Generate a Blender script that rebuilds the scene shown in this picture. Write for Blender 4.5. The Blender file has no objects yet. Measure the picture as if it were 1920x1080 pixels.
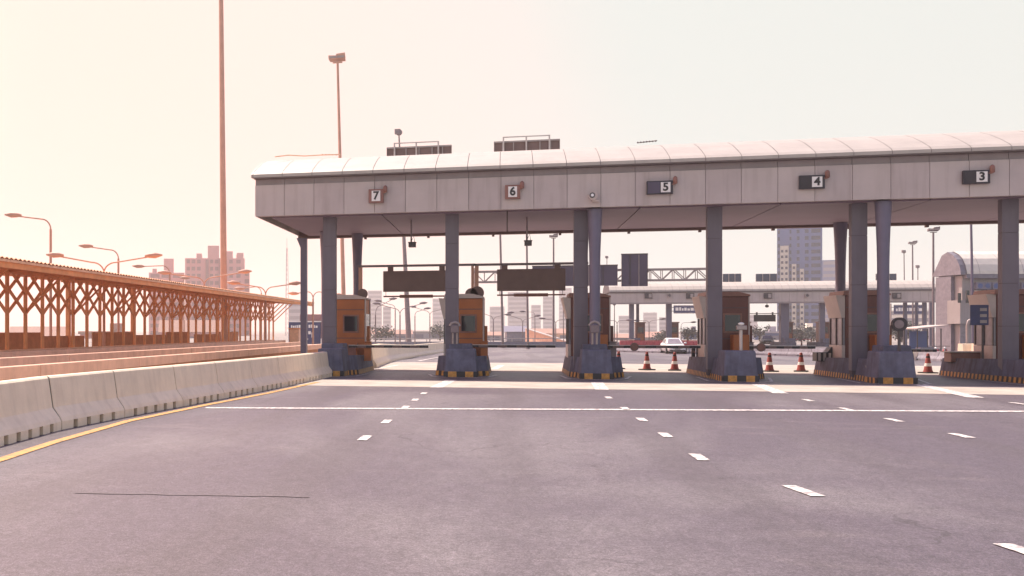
import bpy, math, random
from mathutils import Vector, Matrix
random.seed(7)
S = bpy.context.scene
COL = S.collection
R = math.radians

# ------------------------------------------------------------ camera, sky, sun, exposure
F, CX, CY, H = 1870.0, 503.0, 620.0, 1.6          # focal length and principal point in photo pixels, eye height
YAW = math.atan((950 - CX) / F)
sa, ca = math.sin(YAW), math.cos(YAW)
cam_d = bpy.data.cameras.new('camera'); cam = bpy.data.objects.new('camera', cam_d); COL.objects.link(cam)
cam.location = (0, 0, H); cam.rotation_euler = (R(90), 0, YAW)
cam_d.sensor_width = 36; cam_d.lens = 36 * F / 1920
cam_d.shift_x = (960 - CX) / 1920; cam_d.shift_y = (CY - 540) / 1920
cam_d.clip_start = 0.1; cam_d.clip_end = 9000
S.camera = cam

SUN = Vector((-2.85, 2.9, 7.2)).normalized()
EL = math.asin(SUN.z); AZ = math.atan2(SUN.x, SUN.y)
sd = bpy.data.lights.new('sun', 'SUN'); sd.energy = 5.0; sd.angle = R(0.6); sd.color = (1.0, .86, .68)
so = bpy.data.objects.new('sun', sd); COL.objects.link(so); so.location = (-40, 40, 90)
so.rotation_euler = SUN.to_track_quat('Z', 'Y').to_euler()

W = bpy.data.worlds.new('World'); S.world = W; W.use_nodes = True
nt = W.node_tree; nt.nodes.clear()
def N(t, **k):
    n = nt.nodes.new(t)
    for a, b in k.items(): setattr(n, a, b)
    return n
out = N('ShaderNodeOutputWorld'); bg = N('ShaderNodeBackground'); bg.inputs[1].default_value = 0.1
sky = N('ShaderNodeTexSky', sky_type='NISHITA'); sky.sun_disc = False
sky.sun_elevation = EL; sky.sun_rotation = AZ; sky.air_density = 1.2; sky.dust_density = 1.5; sky.ozone_density = 3.0
tint = N('ShaderNodeMix', data_type='RGBA', blend_type='MULTIPLY'); tint.inputs[0].default_value = 1
tint.inputs[7].default_value = (1.0, .75, 1.12, 1)
tc = N('ShaderNodeTexCoord'); sep = N('ShaderNodeSeparateXYZ')
dot = N('ShaderNodeVectorMath', operation='DOT_PRODUCT'); dot.inputs[1].default_value = (math.sin(R(-42)), math.cos(R(-42)), 0)
rmp = N('ShaderNodeMapRange', interpolation_type='SMOOTHSTEP')
rmp.inputs[1].default_value = .62; rmp.inputs[2].default_value = .98
pale = N('ShaderNodeMix', data_type='RGBA')
pale.inputs[6].default_value = (5.9, 6.05, 5.75, 1); pale.inputs[7].default_value = (10.4, 6.05, 5.3, 1)  # left sky red raised beyond its visible tone as added warm fill
hz = N('ShaderNodeMapRange', interpolation_type='SMOOTHSTEP')     # thin bright cloud low down, clear above
hz.inputs[1].default_value = .33; hz.inputs[2].default_value = .75
mixw = N('ShaderNodeMix', data_type='RGBA')
glw = N('ShaderNodeVectorMath', operation='DOT_PRODUCT'); glw.inputs[1].default_value = (math.sin(R(-80)) * math.cos(R(9)), math.cos(R(-80)) * math.cos(R(9)), math.sin(R(9)))
gmr = N('ShaderNodeMapRange', interpolation_type='SMOOTHSTEP'); gmr.inputs[1].default_value = .60; gmr.inputs[2].default_value = 1.0
gad = N('ShaderNodeMix', data_type='RGBA', blend_type='ADD'); gad.inputs[7].default_value = (15, 6.5, 3.2, 1)      # added orange sky glow beyond the left edge, warm fill light
L = nt.links.new
L(tc.outputs['Generated'], glw.inputs[0]); L(glw.outputs['Value'], gmr.inputs[0]); L(gmr.outputs[0], gad.inputs[0])
L(tc.outputs['Generated'], sep.inputs[0]); L(tc.outputs['Generated'], dot.inputs[0])
L(dot.outputs['Value'], rmp.inputs[0]); L(rmp.outputs[0], pale.inputs[0])
L(sky.outputs[0], tint.inputs[6]); L(sep.outputs['Z'], hz.inputs[0]); L(hz.outputs[0], mixw.inputs[0])
L(pale.outputs[2], mixw.inputs[6]); L(tint.outputs[2], mixw.inputs[7])
L(mixw.outputs[2], gad.inputs[6]); L(gad.outputs[2], bg.inputs[0]); L(bg.outputs[0], out.inputs[0])

S.view_settings.view_transform = 'Standard'; S.view_settings.look = 'None'
S.view_settings.exposure = 0.5; S.view_settings.gamma = 1
S.cycles.max_bounces = 6; S.cycles.volume_bounces = 2; S.cycles.caustics_reflective = False; S.cycles.caustics_refractive = False

# ------------------------------------------------------------ pixel <-> place helpers (photo pixels, real distances)
def gz(Y):
    t = min(1, max(0, (Y - 44) / 41.0)); return -.55 * t * t * (3 - 2 * t)
def D(px, py, d):
    t = (px - CX) / F; l = t * d
    return Vector((l * ca - d * sa, l * sa + d * ca, H + (CY - py) / F * d))
def Yp(px, py, Y):
    t = (px - CX) / F; return D(px, py, Y / (t * sa + ca))
def G(px, py, z=None):
    zz = 0 if z is None else z
    for _ in range(40):
        p = D(px, py, (H - zz) * F / (py - CY))
        if z is None: zz = .5 * zz + .5 * gz(p.y)
        else: break
    p.z = zz if z is not None else gz(p.y); return p
def gp(px, d):          # ground point in the column of pixel px at axial distance d
    p = D(px, CY, d); p.z = gz(p.y); return p

# ------------------------------------------------------------ materials
MATS = {}
def mat(name, col, rough=.7, metal=0, var=.12, scale=3.0, bump=0.0, col2=None, fine=0, spec=.5, stretch=None, dirt=None):
    m = bpy.data.materials.new(name); m.use_nodes = True; t = m.node_tree; b = t.nodes['Principled BSDF']
    b.inputs['Roughness'].default_value = rough; b.inputs['Metallic'].default_value = metal
    b.inputs['Specular IOR Level'].default_value = spec
    g = t.nodes.new('ShaderNodeNewGeometry'); mp = t.nodes.new('ShaderNodeMapping')
    if stretch: mp.inputs['Scale'].default_value = stretch
    t.links.new(g.outputs['Position'], mp.inputs[0])
    n = t.nodes.new('ShaderNodeTexNoise'); n.inputs['Scale'].default_value = scale; n.inputs['Detail'].default_value = 6; n.inputs['Roughness'].default_value = .62
    t.links.new(mp.outputs[0], n.inputs['Vector'])
    r = t.nodes.new('ShaderNodeValToRGB'); e = r.color_ramp.elements
    c2 = col2 or tuple(c * (1 - 2 * var) for c in col)
    c1 = col if col2 else tuple(min(1, c * (1 + var)) for c in col)
    e[0].position = .3 if not (name.endswith('_paint')) else .42; e[0].color = (*c2, 1); e[1].position = .7 if not name.endswith('_paint') else .55; e[1].color = (*c1, 1)
    t.links.new(n.outputs['Fac'], r.inputs[0]); src = r.outputs[0]
    if dirt:      # vertical streaks of grime running down
        mp2 = t.nodes.new('ShaderNodeMapping'); mp2.inputs['Scale'].default_value = (2.2, 2.2, .18); t.links.new(g.outputs['Position'], mp2.inputs[0])
        n2 = t.nodes.new('ShaderNodeTexNoise'); n2.inputs['Scale'].default_value = 2.5; n2.inputs['Detail'].default_value = 5; t.links.new(mp2.outputs[0], n2.inputs['Vector'])
        mr = t.nodes.new('ShaderNodeMapRange'); mr.inputs[1].default_value = .48; mr.inputs[2].default_value = .75; mr.inputs[4].default_value = dirt; t.links.new(n2.outputs['Fac'], mr.inputs[0])
        mx = t.nodes.new('ShaderNodeMix'); mx.data_type = 'RGBA'; mx.blend_type = 'MULTIPLY'; mx.inputs[7].default_value = (.42, .36, .32, 1)
        t.links.new(mr.outputs[0], mx.inputs[0]); t.links.new(src, mx.inputs[6]); src = mx.outputs[2]
    t.links.new(src, b.inputs['Base Color'])
    if bump:
        bn = t.nodes.new('ShaderNodeTexNoise'); bn.inputs['Scale'].default_value = fine or 40; bn.inputs['Detail'].default_value = 4
        t.links.new(g.outputs['Position'], bn.inputs['Vector'])
        bp = t.nodes.new('ShaderNodeBump'); bp.inputs['Strength'].default_value = bump; bp.inputs['Distance'].default_value = .02
        t.links.new(bn.outputs['Fac'], bp.inputs['Height']); t.links.new(bp.outputs[0], b.inputs['Normal'])
    MATS[name] = m; return m

def asphalt():
    m = bpy.data.materials.new('asphalt'); m.use_nodes = True; t = m.node_tree; b = t.nodes['Principled BSDF']
    def nd(k, **kw):
        n = t.nodes.new(k)
        for a, v in kw.items(): setattr(n, a, v)
        return n
    g = nd('ShaderNodeNewGeometry')
    def noise(scale, st, detail=5, rough=.6, dist=0):
        mp = nd('ShaderNodeMapping'); mp.inputs['Scale'].default_value = st; t.links.new(g.outputs['Position'], mp.inputs[0])
        n = nd('ShaderNodeTexNoise'); n.inputs['Scale'].default_value = scale; n.inputs['Detail'].default_value = detail
        n.inputs['Roughness'].default_value = rough; n.inputs['Distortion'].default_value = dist
        t.links.new(mp.outputs[0], n.inputs['Vector']); return n.outputs['Fac']
    def rng(s, a, b_, c, d):
        r = nd('ShaderNodeMapRange'); r.interpolation_type = 'SMOOTHSTEP'
        for i, v in zip((1, 2, 3, 4), (a, b_, c, d)): r.inputs[i].default_value = v
        t.links.new(s, r.inputs[0]); return r.outputs[0]
    def mix(f, a, b_, mode='MIX'):
        x = nd('ShaderNodeMix', data_type='RGBA', blend_type=mode)
        if isinstance(f, float): x.inputs[0].default_value = f
        else: t.links.new(f, x.inputs[0])
        for i, v in ((6, a), (7, b_)):
            if isinstance(v, tuple): x.inputs[i].default_value = (*v, 1)
            else: t.links.new(v, x.inputs[i])
        return x.outputs[2]
    patch = rng(noise(.16, (1, .55, 1), 4, .55, .6), .42, .6, 0, 1)
    c = mix(patch, (.094, .077, .099), (.152, .135, .151))
    tracks = rng(noise(.9, (1.3, .07, 1), 5, .6, .8), .5, .72, 0, .4)      # rubber laid down along the lanes
    c = mix(tracks, c, (.095, .075, .09))
    swirl = rng(noise(.55, (.35, 1.1, 1), 4, .5, 2.2), .6, .74, 0, .22)     # worn pale sweeps
    c = mix(swirl, c, (.26, .225, .225))
    # wheel tracks: two dark bands in every lane, broken up by noise
    sx = nd('ShaderNodeSeparateXYZ'); t.links.new(g.outputs['Position'], sx.inputs[0])
    wob = nd('ShaderNodeMath', operation='MULTIPLY_ADD'); wob.inputs[1].default_value = 1.1
    t.links.new(noise(.25, (1, .35, 1), 3, .5), wob.inputs[0]); t.links.new(sx.outputs['X'], wob.inputs[2])
    fq = nd('ShaderNodeMath', operation='MULTIPLY'); fq.inputs[1].default_value = math.tau / 2.175; t.links.new(wob.outputs[0], fq.inputs[0])
    sn = nd('ShaderNodeMath', operation='SINE'); t.links.new(fq.outputs[0], sn.inputs[0])
    band = rng(sn.outputs[0], .1, .95, 0, 1); brk = rng(noise(.5, (1, .12, 1), 5, .6), .36, .60, 0, .58)
    bm = nd('ShaderNodeMath', operation='MULTIPLY'); t.links.new(band, bm.inputs[0]); t.links.new(brk, bm.inputs[1])
    c = mix(bm.outputs[0], c, (.085, .07, .082))
    oil = rng(noise(1.7, (1, .8, 1), 3, .5), .68, .76, 0, .5); c = mix(oil, c, (.055, .045, .052))
    ve = nd('ShaderNodeTexVoronoi', feature='DISTANCE_TO_EDGE'); ve.inputs['Scale'].default_value = .22
    dm = nd('ShaderNodeVectorMath', operation='MULTIPLY_ADD'); nv = nd('ShaderNodeTexNoise'); nv.inputs['Scale'].default_value = 1.3; nv.inputs['Detail'].default_value = 6
    t.links.new(g.outputs['Position'], nv.inputs['Vector']); dm.inputs[1].default_value = (1.1, 1.1, 0); t.links.new(nv.outputs['Color'], dm.inputs[0]); t.links.new(g.outputs['Position'], dm.inputs[2]); t.links.new(dm.outputs[0], ve.inputs['Vector'])
    ck = rng(ve.outputs['Distance'], .001, .005, .75, 0); ckm = rng(noise(.12, (1, 1, 1), 2, .5), .5, .58, 0, 1)
    cm = nd('ShaderNodeMath', operation='MULTIPLY'); t.links.new(ck, cm.inputs[0]); t.links.new(ckm, cm.inputs[1]); c = mix(cm.outputs[0], c, (.05, .042, .048))
    mid = rng(noise(5, (1, .6, 1), 7, .8), .3, .7, .80, 1.18)
    c = mix(1.0, c, mid, 'MULTIPLY')
    agg = rng(noise(17, (1, 1, 1), 3, .8), .32, .68, .74, 1.28); c = mix(1.0, c, agg, 'MULTIPLY')
    gr = rng(noise(55, (1, 1, 1), 4, .8), .3, .7, .42, 1.65)
    c = mix(1.0, c, gr, 'MULTIPLY')
    vr = nd('ShaderNodeTexVoronoi'); vr.inputs['Scale'].default_value = 28; t.links.new(g.outputs['Position'], vr.inputs['Vector'])
    st = rng(vr.outputs['Distance'], .06, .13, .5, 0)                        # pale stones in the surface
    c = mix(st, c, (.40, .36, .36))
    t.links.new(c, b.inputs['Base Color'])
    b.inputs['Roughness'].default_value = .5; b.inputs['Specular IOR Level'].default_value = .45
    bp = nd('ShaderNodeBump'); bp.inputs['Strength'].default_value = .6; bp.inputs['Distance'].default_value = .012
    t.links.new(noise(90, (1, 1, 1), 3, .7), bp.inputs['Height']); t.links.new(bp.outputs[0], b.inputs['Normal'])
    MATS['asphalt'] = m; return m
asphalt()
mat('strip', (.46, .41, .37), .8, var=.14, scale=.9, bump=.3, dirt=.15)
mat('far_ground', (.30, .27, .26), .9, var=.2, scale=.03)
mat('white_paint', (.74, .72, .70), .6, scale=11, bump=.3, col2=(.34, .30, .31))
mat('yellow_paint', (.72, .36, .09), .6, scale=9, bump=.3, col2=(.42, .23, .10))
mat('barrier_shaded', (.27, .26, .31), .85, var=.12, scale=2, bump=.2, dirt=.5)  # blue-grey shade of the barrier's near face put into its colour
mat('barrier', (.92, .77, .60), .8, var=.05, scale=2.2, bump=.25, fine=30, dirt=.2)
mat('joint', (.10, .085, .075), .9)
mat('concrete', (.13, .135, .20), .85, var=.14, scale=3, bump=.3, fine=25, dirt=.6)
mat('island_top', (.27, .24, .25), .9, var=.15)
mat('stripe_black', (.03, .03, .035), .6); mat('stripe_yellow', (.62, .30, .07), .6, var=.2, scale=9)
mat('fascia', (.53, .46, .455), .45, var=.05, scale=.8, dirt=.2)
mat('fascia_aged', (.50, .43, .43), .48, var=.06, scale=.8, dirt=.3)
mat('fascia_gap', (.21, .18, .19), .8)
mat('dark_grey', (.135, .115, .13), .7, var=.08, scale=6)
mat('fascia_band', (.30, .255, .265), .5, var=.05)
mat('groove', (.10, .085, .10), .8)
mat('roof', (.47, .435, .40), .5, var=.05, scale=1, dirt=.10)
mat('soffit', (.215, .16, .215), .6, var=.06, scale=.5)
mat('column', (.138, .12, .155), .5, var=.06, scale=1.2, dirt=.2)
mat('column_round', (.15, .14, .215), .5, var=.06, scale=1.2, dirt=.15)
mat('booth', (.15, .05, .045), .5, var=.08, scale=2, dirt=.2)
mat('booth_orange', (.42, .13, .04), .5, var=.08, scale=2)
mat('booth_trim', (.26, .12, .10), .5)
mat('cream', (.55, .46, .44), .5, var=.05)
mat('glass', (.02, .02, .03), .08, spec=.7, var=.05)
mat('glass_pale', (.30, .27, .31), .2, spec=.6)
mat('dark', (.035, .03, .04), .5); mat('sign_dark', (.035, .03, .045), .45, var=.1)
mat('sign_back', (.19, .125, .12), .6, var=.08, scale=1.5)
mat('sign_white', (.85, .83, .82), .5, var=.03); mat('sign_blue', (.05, .06, .16), .5)
mat('steel', (.36, .31, .31), .45, metal=.3, var=.08); mat('steel_dark', (.085, .075, .085), .5, metal=.2)
mat('steel_pale', (.55, .50, .49), .45, metal=.2)
mat('mast', (.58, .33, .25), .5, var=.1, scale=1); mat('mast_grey', (.21, .17, .19), .5)
mat('timber', (.78, .33, .14), .6, var=.1, scale=2); mat('timber_pale', (.86, .52, .34), .6)  # walkway orange: the left flare's light put into its base colour
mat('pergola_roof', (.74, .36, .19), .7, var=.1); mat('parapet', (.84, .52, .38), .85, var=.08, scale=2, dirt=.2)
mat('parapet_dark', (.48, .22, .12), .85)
mat('cone', (.27, .04, .035), .55, var=.08); mat('rubber', (.02, .02, .02), .85)
mat('car_white', (.82, .83, .86), .25, var=.01); mat('car_dark', (.012, .012, .02), .45, var=.02)
mat('lamp_glass', (.85, .85, .88), .15); mat('rim', (.40, .40, .42), .35, metal=.6)
mat('red', (.50, .06, .09), .6); mat('sign_slate', (.085, .07, .12), .5, var=.08, scale=1)
mat('tower', (.085, .125, .30), .3, var=.08, scale=.06); mat('tower_pale', (.52, .49, .46), .6)
mat('tower_window', (.03, .04, .09), .25, spec=.6)
mat('block_pink', (.66, .33, .33), .7, var=.06, scale=.1); mat('block_window', (.34, .19, .20), .5)
mat('block_grey', (.40, .38, .44), .7, var=.06, scale=.1); mat('block_grey_window', (.22, .21, .28), .4)
mat('office', (.40, .365, .37), .7, var=.06, scale=.5, dirt=.2); mat('office_roof', (.76, .71, .64), .5, var=.05); mat('office_gable', (.25, .235, .28), .6)
mat('leaf', (.075, .085, .09), .8, var=.4, scale=3); mat('bark', (.10, .075, .06), .9)
mat('tile_roof', (.40, .24, .20), .8, var=.1); mat('cloth', (.10, .10, .16), .9); mat('cloth_pale', (.52, .50, .55), .9); mat('skin', (.36, .20, .14), .6)

# ------------------------------------------------------------ mesh builder
class MB:
    def __init__(s): s.v = []; s.f = []; s.m = []; s.sm = []
    def add(s, vs, fs, mi=0, smooth=False):
        o = len(s.v); s.v += [tuple(v) for v in vs]
        for f in fs: s.f.append([o + i for i in f]); s.m.append(mi); s.sm.append(smooth)
        return s
    def box(s, x0, x1, y0, y1, z0, z1, mi=0):
        v = [(x, y, z) for z in (z0, z1) for x, y in ((x0, y0), (x1, y0), (x1, y1), (x0, y1))]
        return s.add(v, [(3, 2, 1, 0), (4, 5, 6, 7), (0, 1, 5, 4), (1, 2, 6, 5), (2, 3, 7, 6), (3, 0, 4, 7)], mi)
    def beam(s, a, b, w, h, mi=0, up=(0, 0, 1)):
        a, b = Vector(a), Vector(b); d = (b - a).normalized(); u = Vector(up)
        if abs(d.dot(u)) > .99: u = Vector((0, 1, 0))
        x = d.cross(u).normalized() * w / 2; z = x.cross(d).normalized() * h / 2
        v = [p + i * x + j * z for p in (a, b) for i, j in ((-1, -1), (1, -1), (1, 1), (-1, 1))]
        return s.add(v, [(0, 1, 2, 3), (7, 6, 5, 4), (0, 4, 5, 1), (1, 5, 6, 2), (2, 6, 7, 3), (3, 7, 4, 0)], mi)
    def prism(s, poly, axis, a, b, mi=0, smooth=False):      # poly in the two other axes, extruded along axis
        def P(p, q): return {'x': (q, p[0], p[1]), 'y': (p[0], q, p[1]), 'z': (p[0], p[1], q)}[axis]
        n = len(poly); v = [P(p, a) for p in poly] + [P(p, b) for p in poly]
        s.add(v, [(i, (i + 1) % n, n + (i + 1) % n, n + i) for i in range(n)], mi, smooth)
        return s.add(v, [tuple(range(n - 1, -1, -1)), tuple(range(n, 2 * n))], mi)
    def tube(s, pts, r, n=8, mi=0, smooth=True):
        pts = [Vector(p) for p in pts]; rs = r if isinstance(r, (list, tuple)) else [r] * len(pts); vs = []; u = None
        for i, p in enumerate(pts):
            d = (pts[min(i + 1, len(pts) - 1)] - pts[max(i - 1, 0)]).normalized()
            if u is None: u = d.orthogonal().normalized()
            u = (u - d * u.dot(d)).normalized(); w = d.cross(u)
            vs += [p + (u * math.cos(k * math.tau / n) + w * math.sin(k * math.tau / n)) * rs[i] for k in range(n)]
        m = len(pts)
        s.add(vs, [(i * n + k, i * n + (k + 1) % n, (i + 1) * n + (k + 1) % n, (i + 1) * n + k) for i in range(m - 1) for k in range(n)], mi, smooth)
        return s.add(vs, [tuple(range(n - 1, -1, -1)), tuple(range((m - 1) * n, m * n))], mi)
    def lathe(s, prof, c=(0, 0, 0), n=16, mi=0, smooth=True):
        return s.tube([(c[0], c[1], c[2] + z + i * 1e-6) for i, (r, z) in enumerate(prof)], [max(r, .0005) for r, z in prof], n, mi, smooth)
    def disc(s, c, r, t, axis='y', n=20, mi=0):
        poly = [(math.cos(k * math.tau / n) * r, math.sin(k * math.tau / n) * r) for k in range(n)]
        i = 'xyz'.index(axis); o = [k for k in range(3) if k != i]
        return s.prism([(p[0] + c[o[0]], p[1] + c[o[1]]) for p in poly], axis, c[i] - t / 2, c[i] + t / 2, mi)
    def ball(s, c, r, n=10, mi=0):
        rx, ry, rz = r if isinstance(r, tuple) else (r, r, r); k = n // 2; v = []; f = []
        for i in range(k + 1):
            th = math.pi * i / k
            v += [(c[0] + rx * math.sin(th) * math.cos(j * math.tau / n), c[1] + ry * math.sin(th) * math.sin(j * math.tau / n), c[2] + rz * math.cos(th)) for j in range(n)]
        f = [(i * n + j, (i + 1) * n + j, (i + 1) * n + (j + 1) % n, i * n + (j + 1) % n) for i in range(k) for j in range(n)]
        return s.add(v, f, mi, True)
    def build(s, name, mats, parent=None, world=False, bevel=0):
        o0 = Vector((0, 0, 0))
        if parent is not None and world:
            p = parent
            while p is not None: o0 = o0 + p.location; p = p.parent
        me = bpy.data.meshes.new(name); me.from_pydata([tuple(Vector(v) - o0) for v in s.v], [], s.f)
        for m in (mats if isinstance(mats, (list, tuple)) else [mats]): me.materials.append(MATS[m])
        for p, mi, q in zip(me.polygons, s.m, s.sm): p.material_index = mi; p.use_smooth = q
        me.validate(); me.update()
        o = bpy.data.objects.new(name, me); COL.objects.link(o)
        if parent is not None: o.parent = parent
        if bevel:
            b = o.modifiers.new('bevel', 'BEVEL'); b.width = bevel; b.segments = 2; b.limit_method = 'ANGLE'
        return o

def thing(name, label, cat, loc=(0, 0, 0), rz=0, group=None):
    o = bpy.data.objects.new(name, None); COL.objects.link(o); o.location = loc; o.rotation_euler = (0, 0, rz)
    o.empty_display_size = .2; return tag(o, label, cat, group)
def tag(o, label, cat, group=None):
    o['label'] = label; o['category'] = cat
    if group: o['group'] = group
    return o
def struct(o): o['kind'] = 'structure'; return o
KIDS = {}
def kids(o): return [c for c in bpy.data.objects if c.parent == o]
def dup(root, loc, label, rz=None, scale=None, group=None):
    def cp(o, par):
        c = o.copy(); COL.objects.link(c)
        if par is not None: c.parent = par
        for k in kids(o): cp(k, c)
        return c
    r = cp(root, None); r.location = loc; r['label'] = label
    if rz is not None: r.rotation_euler = (0, 0, rz)
    if scale: r.scale = (scale,) * 3 if not isinstance(scale, tuple) else scale
    if group: r['group'] = group
    return r
ORD = ['first', 'second', 'third', 'fourth', 'fifth', 'sixth', 'seventh', 'eighth', 'ninth', 'tenth', 'eleventh', 'twelfth', 'thirteenth', 'fourteenth', 'fifteenth', 'sixteenth', 'seventeenth', 'eighteenth', 'nineteenth', 'twentieth']

# ------------------------------------------------------------ ground, road and markings
def sheet(name, m, poly_rows, dz):       # rows of (Y, x0, x1)
    b = MB(); v = []; 
    for Y, x0, x1 in poly_rows: v += [(x0, Y, gz(Y) + dz), (x1, Y, gz(Y) + dz)]
    b.add(v, [(2 * i, 2 * i + 1, 2 * i + 3, 2 * i + 2) for i in range(len(poly_rows) - 1)], 0, True)
    return struct(b.build(name, m))
rows = [-60, 0, 20, 40] + [44 + i * 4 for i in range(12)] + [100, 170]
sheet('ground', 'far_ground', [(Y, -3000, 3000) for Y in rows + [300, 1000, 3500]], -.06)
sheet('road', 'asphalt', [(Y, -7.6, 75) for Y in rows], 0)
sheet('concrete_strip', 'strip', [(Y, -6.3, 40) for Y in (28.5, 30.5, 32.5)], .004)
sheet('concrete_strip', 'strip', [(Y, -5.7, 40) for Y in (39.7, 42, 44, 47, 50, 53)], .004)  # dark asphalt left bare between the strips to deepen the canopy's shade
def stripe(name, pts, w, m='white_paint', dz=.009):
    b = MB(); v = []
    for i, p in enumerate(pts):
        a = Vector(pts[max(i - 1, 0)]); c = Vector(pts[min(i + 1, len(pts) - 1)]); d = (c - a); d.z = 0; d.normalize()
        n = Vector((-d.y, d.x, 0)) * w / 2; q = Vector(p)
        v += [(q.x + n.x, q.y + n.y, gz(q.y) + dz), (q.x - n.x, q.y - n.y, gz(q.y) + dz)]
    b.add(v, [(2 * i + 1, 2 * i + 3, 2 * i + 2, 2 * i) for i in range(len(pts) - 1)])
    return struct(b.build(name, m))
a, b_ = G(385, 765.2, 0), G(1920, 772, 0)
stripe('stop_line', [a, b_, b_ + (b_ - a) * .6], .30)
stripe('edge_line', [(-5.6, 2, 0), (-5.85, 8, 0)] + [G(*q, 0) for q in [(0, 863), (100, 830), (240, 790), (385, 760), (500, 738), (595, 717)]], .17, 'yellow_paint')
for X, ys in ((-2.05, (25.6, 23.15, 20.9, 17.5, 14.75)), (2.36, (25, 21.6, 18.97, 16.25, 13.5, 10.9, 8.2, 5.6)), (6.72, (25.1, 22.5, 19.9, 17.2, 14.5, 11.8)), (10.9, (25.05, 22.4, 19.8, 17.1)), (15.2, (25, 22.4))):
    for y in ys:
        x = X if y > 13 or X != 2.36 else 2.36 + (14 - y) ** 1.4 * .115
        x2 = x if y > 13 or X != 2.36 else x - .10
        stripe('lane_dash', [(x, y - .33, 0), (x2, y + .33, 0)], .145)
for p, q in (((846, 713), (818, 727)), ((1119, 717), (1129, 731)), ((1420, 721), (1464, 738)), ((1722, 721), (1830, 746))):
    stripe('approach_line', [G(*p, 0), G(*q, 0)], .36)
random.seed(5)
stripe('dark_line', [G(140 + i * 22, 924.5 + i * .42 + random.uniform(-.7, .7) - (0 if i < 12 else (i - 12) * .08), 0) for i in range(21)], .04, 'dark_grey', .006)  # faint dark line across the near road
stripe('far_lane_line', [G(*q) for q in [(706, 692), (745, 685), (790, 676), (822, 670)]], .2)
stripe('far_lane_line', [G(*q) for q in [(922, 659), (990, 655), (1060, 653)]], .22)
stripe('far_lane_line', [G(*q) for q in [(925, 693), (940, 685)]], .3)

# ------------------------------------------------------------ toll canopy
YF, ZB, ZT, XL, PW, NP = 35.2, 5.76, 7.14, -8.91, 1.09, 34
XR = XL + PW * NP
can = thing('toll_canopy', 'long pale toll plaza canopy with barrel roof spanning the booths in front', 'canopy', (3, 39, 0))
b = MB(); g = .007
for i in range(NP):
    x0, x1 = XL + i * PW + g, XL + (i + 1) * PW - g
    b.box(x0, x1, YF, YF + .05, ZB, 6.88, 0 if (i * 7) % 5 < 3 else 3)
    b.box(x0, x1, YF + .06, YF + .10, 6.89, 7.10, 1)  # recessed band, shade of the roof lip put into its darker colour
b.box(XL + .02, XR - .02, YF + .11, YF + .16, ZB + .02, 7.12, 2)
b.box(XL, XL + .05, YF + .17, 43.0, ZB, 7.10, 0)          # left end wall
b.box(XL + .06, XR, YF + .17, YF + .5, ZB + .03, ZB + .09, 0)
b.build('fascia', ['fascia', 'fascia_band', 'fascia_gap', 'fascia_aged'], can, True)
prof = [(34.98, 7.14), (34.98, 7.25), (35.15, 7.36), (35.7, 7.60), (36.4, 7.87), (37.1, 8.08), (38.0, 8.25), (39.4, 8.34), (40.6, 8.28), (41.8, 8.05), (42.7, 7.7), (43.2, 7.22), (43.2, 7.14)]
b = MB()
for i in range(NP):
    x0, x1 = XL - .03 + i * PW + .009, XL - .03 + (i + 1) * PW - .009
    fp = prof[:6]; n = len(fp); v = [(x0, *p) for p in fp] + [(x1, *p) for p in fp]
    b.add(v, [(j, n + j, n + j + 1, j + 1) for j in range(n - 1)], 0, False)
n = len(prof) - 5; v = [(x, *p) for x in (XL - .03, XR) for p in prof[5:]]; b.add(v, [(j, n + j, n + j + 1, j + 1) for j in range(n - 1)], 0, True)
b.prism([(p[0] + (.03 if p[0] < 36 else -.03 if p[0] > 42 else 0), p[1] - .03) for p in prof], 'x', XL, XR - .05, 2)
b.prism([(p[0], p[1]) for p in prof], 'x', XL - .09, XL - .035, 0)
b.build('roof', ['roof', 'groove', 'fascia_gap'], can, True)
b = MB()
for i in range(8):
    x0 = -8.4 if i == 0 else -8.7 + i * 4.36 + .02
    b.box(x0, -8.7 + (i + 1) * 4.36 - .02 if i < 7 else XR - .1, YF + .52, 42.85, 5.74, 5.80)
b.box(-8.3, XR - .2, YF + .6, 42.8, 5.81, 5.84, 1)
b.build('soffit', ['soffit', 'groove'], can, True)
b = MB().box(XL, XR - .1, 42.9, 43.15, 5.64, 5.95).box(XL, XR - .1, 43.16, 43.2, 5.96, 7.12)
for i in range(12): b.box(-6 + i * 2.7, -5.9 + i * 2.7, 42.94, 43.1, 5.56, 5.635)
b.build('rear_beam', 'sign_back', can, True)
CXS = [-6.30, -1.89, 2.49, 6.78, 11.14, 15.42, 19.8]
for x in CXS:
    b = MB(); z = .3
    for h in (1.45, 1.35, 1.6, 1.06): b.box(x - .23, x + .23, 35.95, 36.24, z, z + h - .018); z += h
    b.box(x - .215, x + .215, 35.965, 36.225, .1, 5.73, 1)
    b.build('column', ['column', 'groove'], can, True)
def fork(x, y, zb, r=.175):
    b = MB(); b.lathe([(r, zb), (r, 3.7), (r * 1.06, 4.3), (r * 1.18, 4.9), (r * 1.32, 5.4), (r * 1.42, 5.73)], (x, y, 0), 14)
    b.build('flared_column', 'column_round', can, True)
for x, y, zb in ((-7.38, 41.2, -.02), (-6.2, 42.3, .2), (2.92, 35.62, 1.1), (3.0, 42.3, .2), (11.72, 35.62, 1.1), (12.45, 42.3, .2)): fork(x, y, zb)
b = MB().box(-8.72, -8.46, 42.5, 42.76, -.05, 5.63).prism([(-8.72, 5.2), (-8.72, 5.63), (-8.9, 5.63)], 'y', 42.52, 42.74)
b.build('end_post', 'column_round', can, True)

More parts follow.
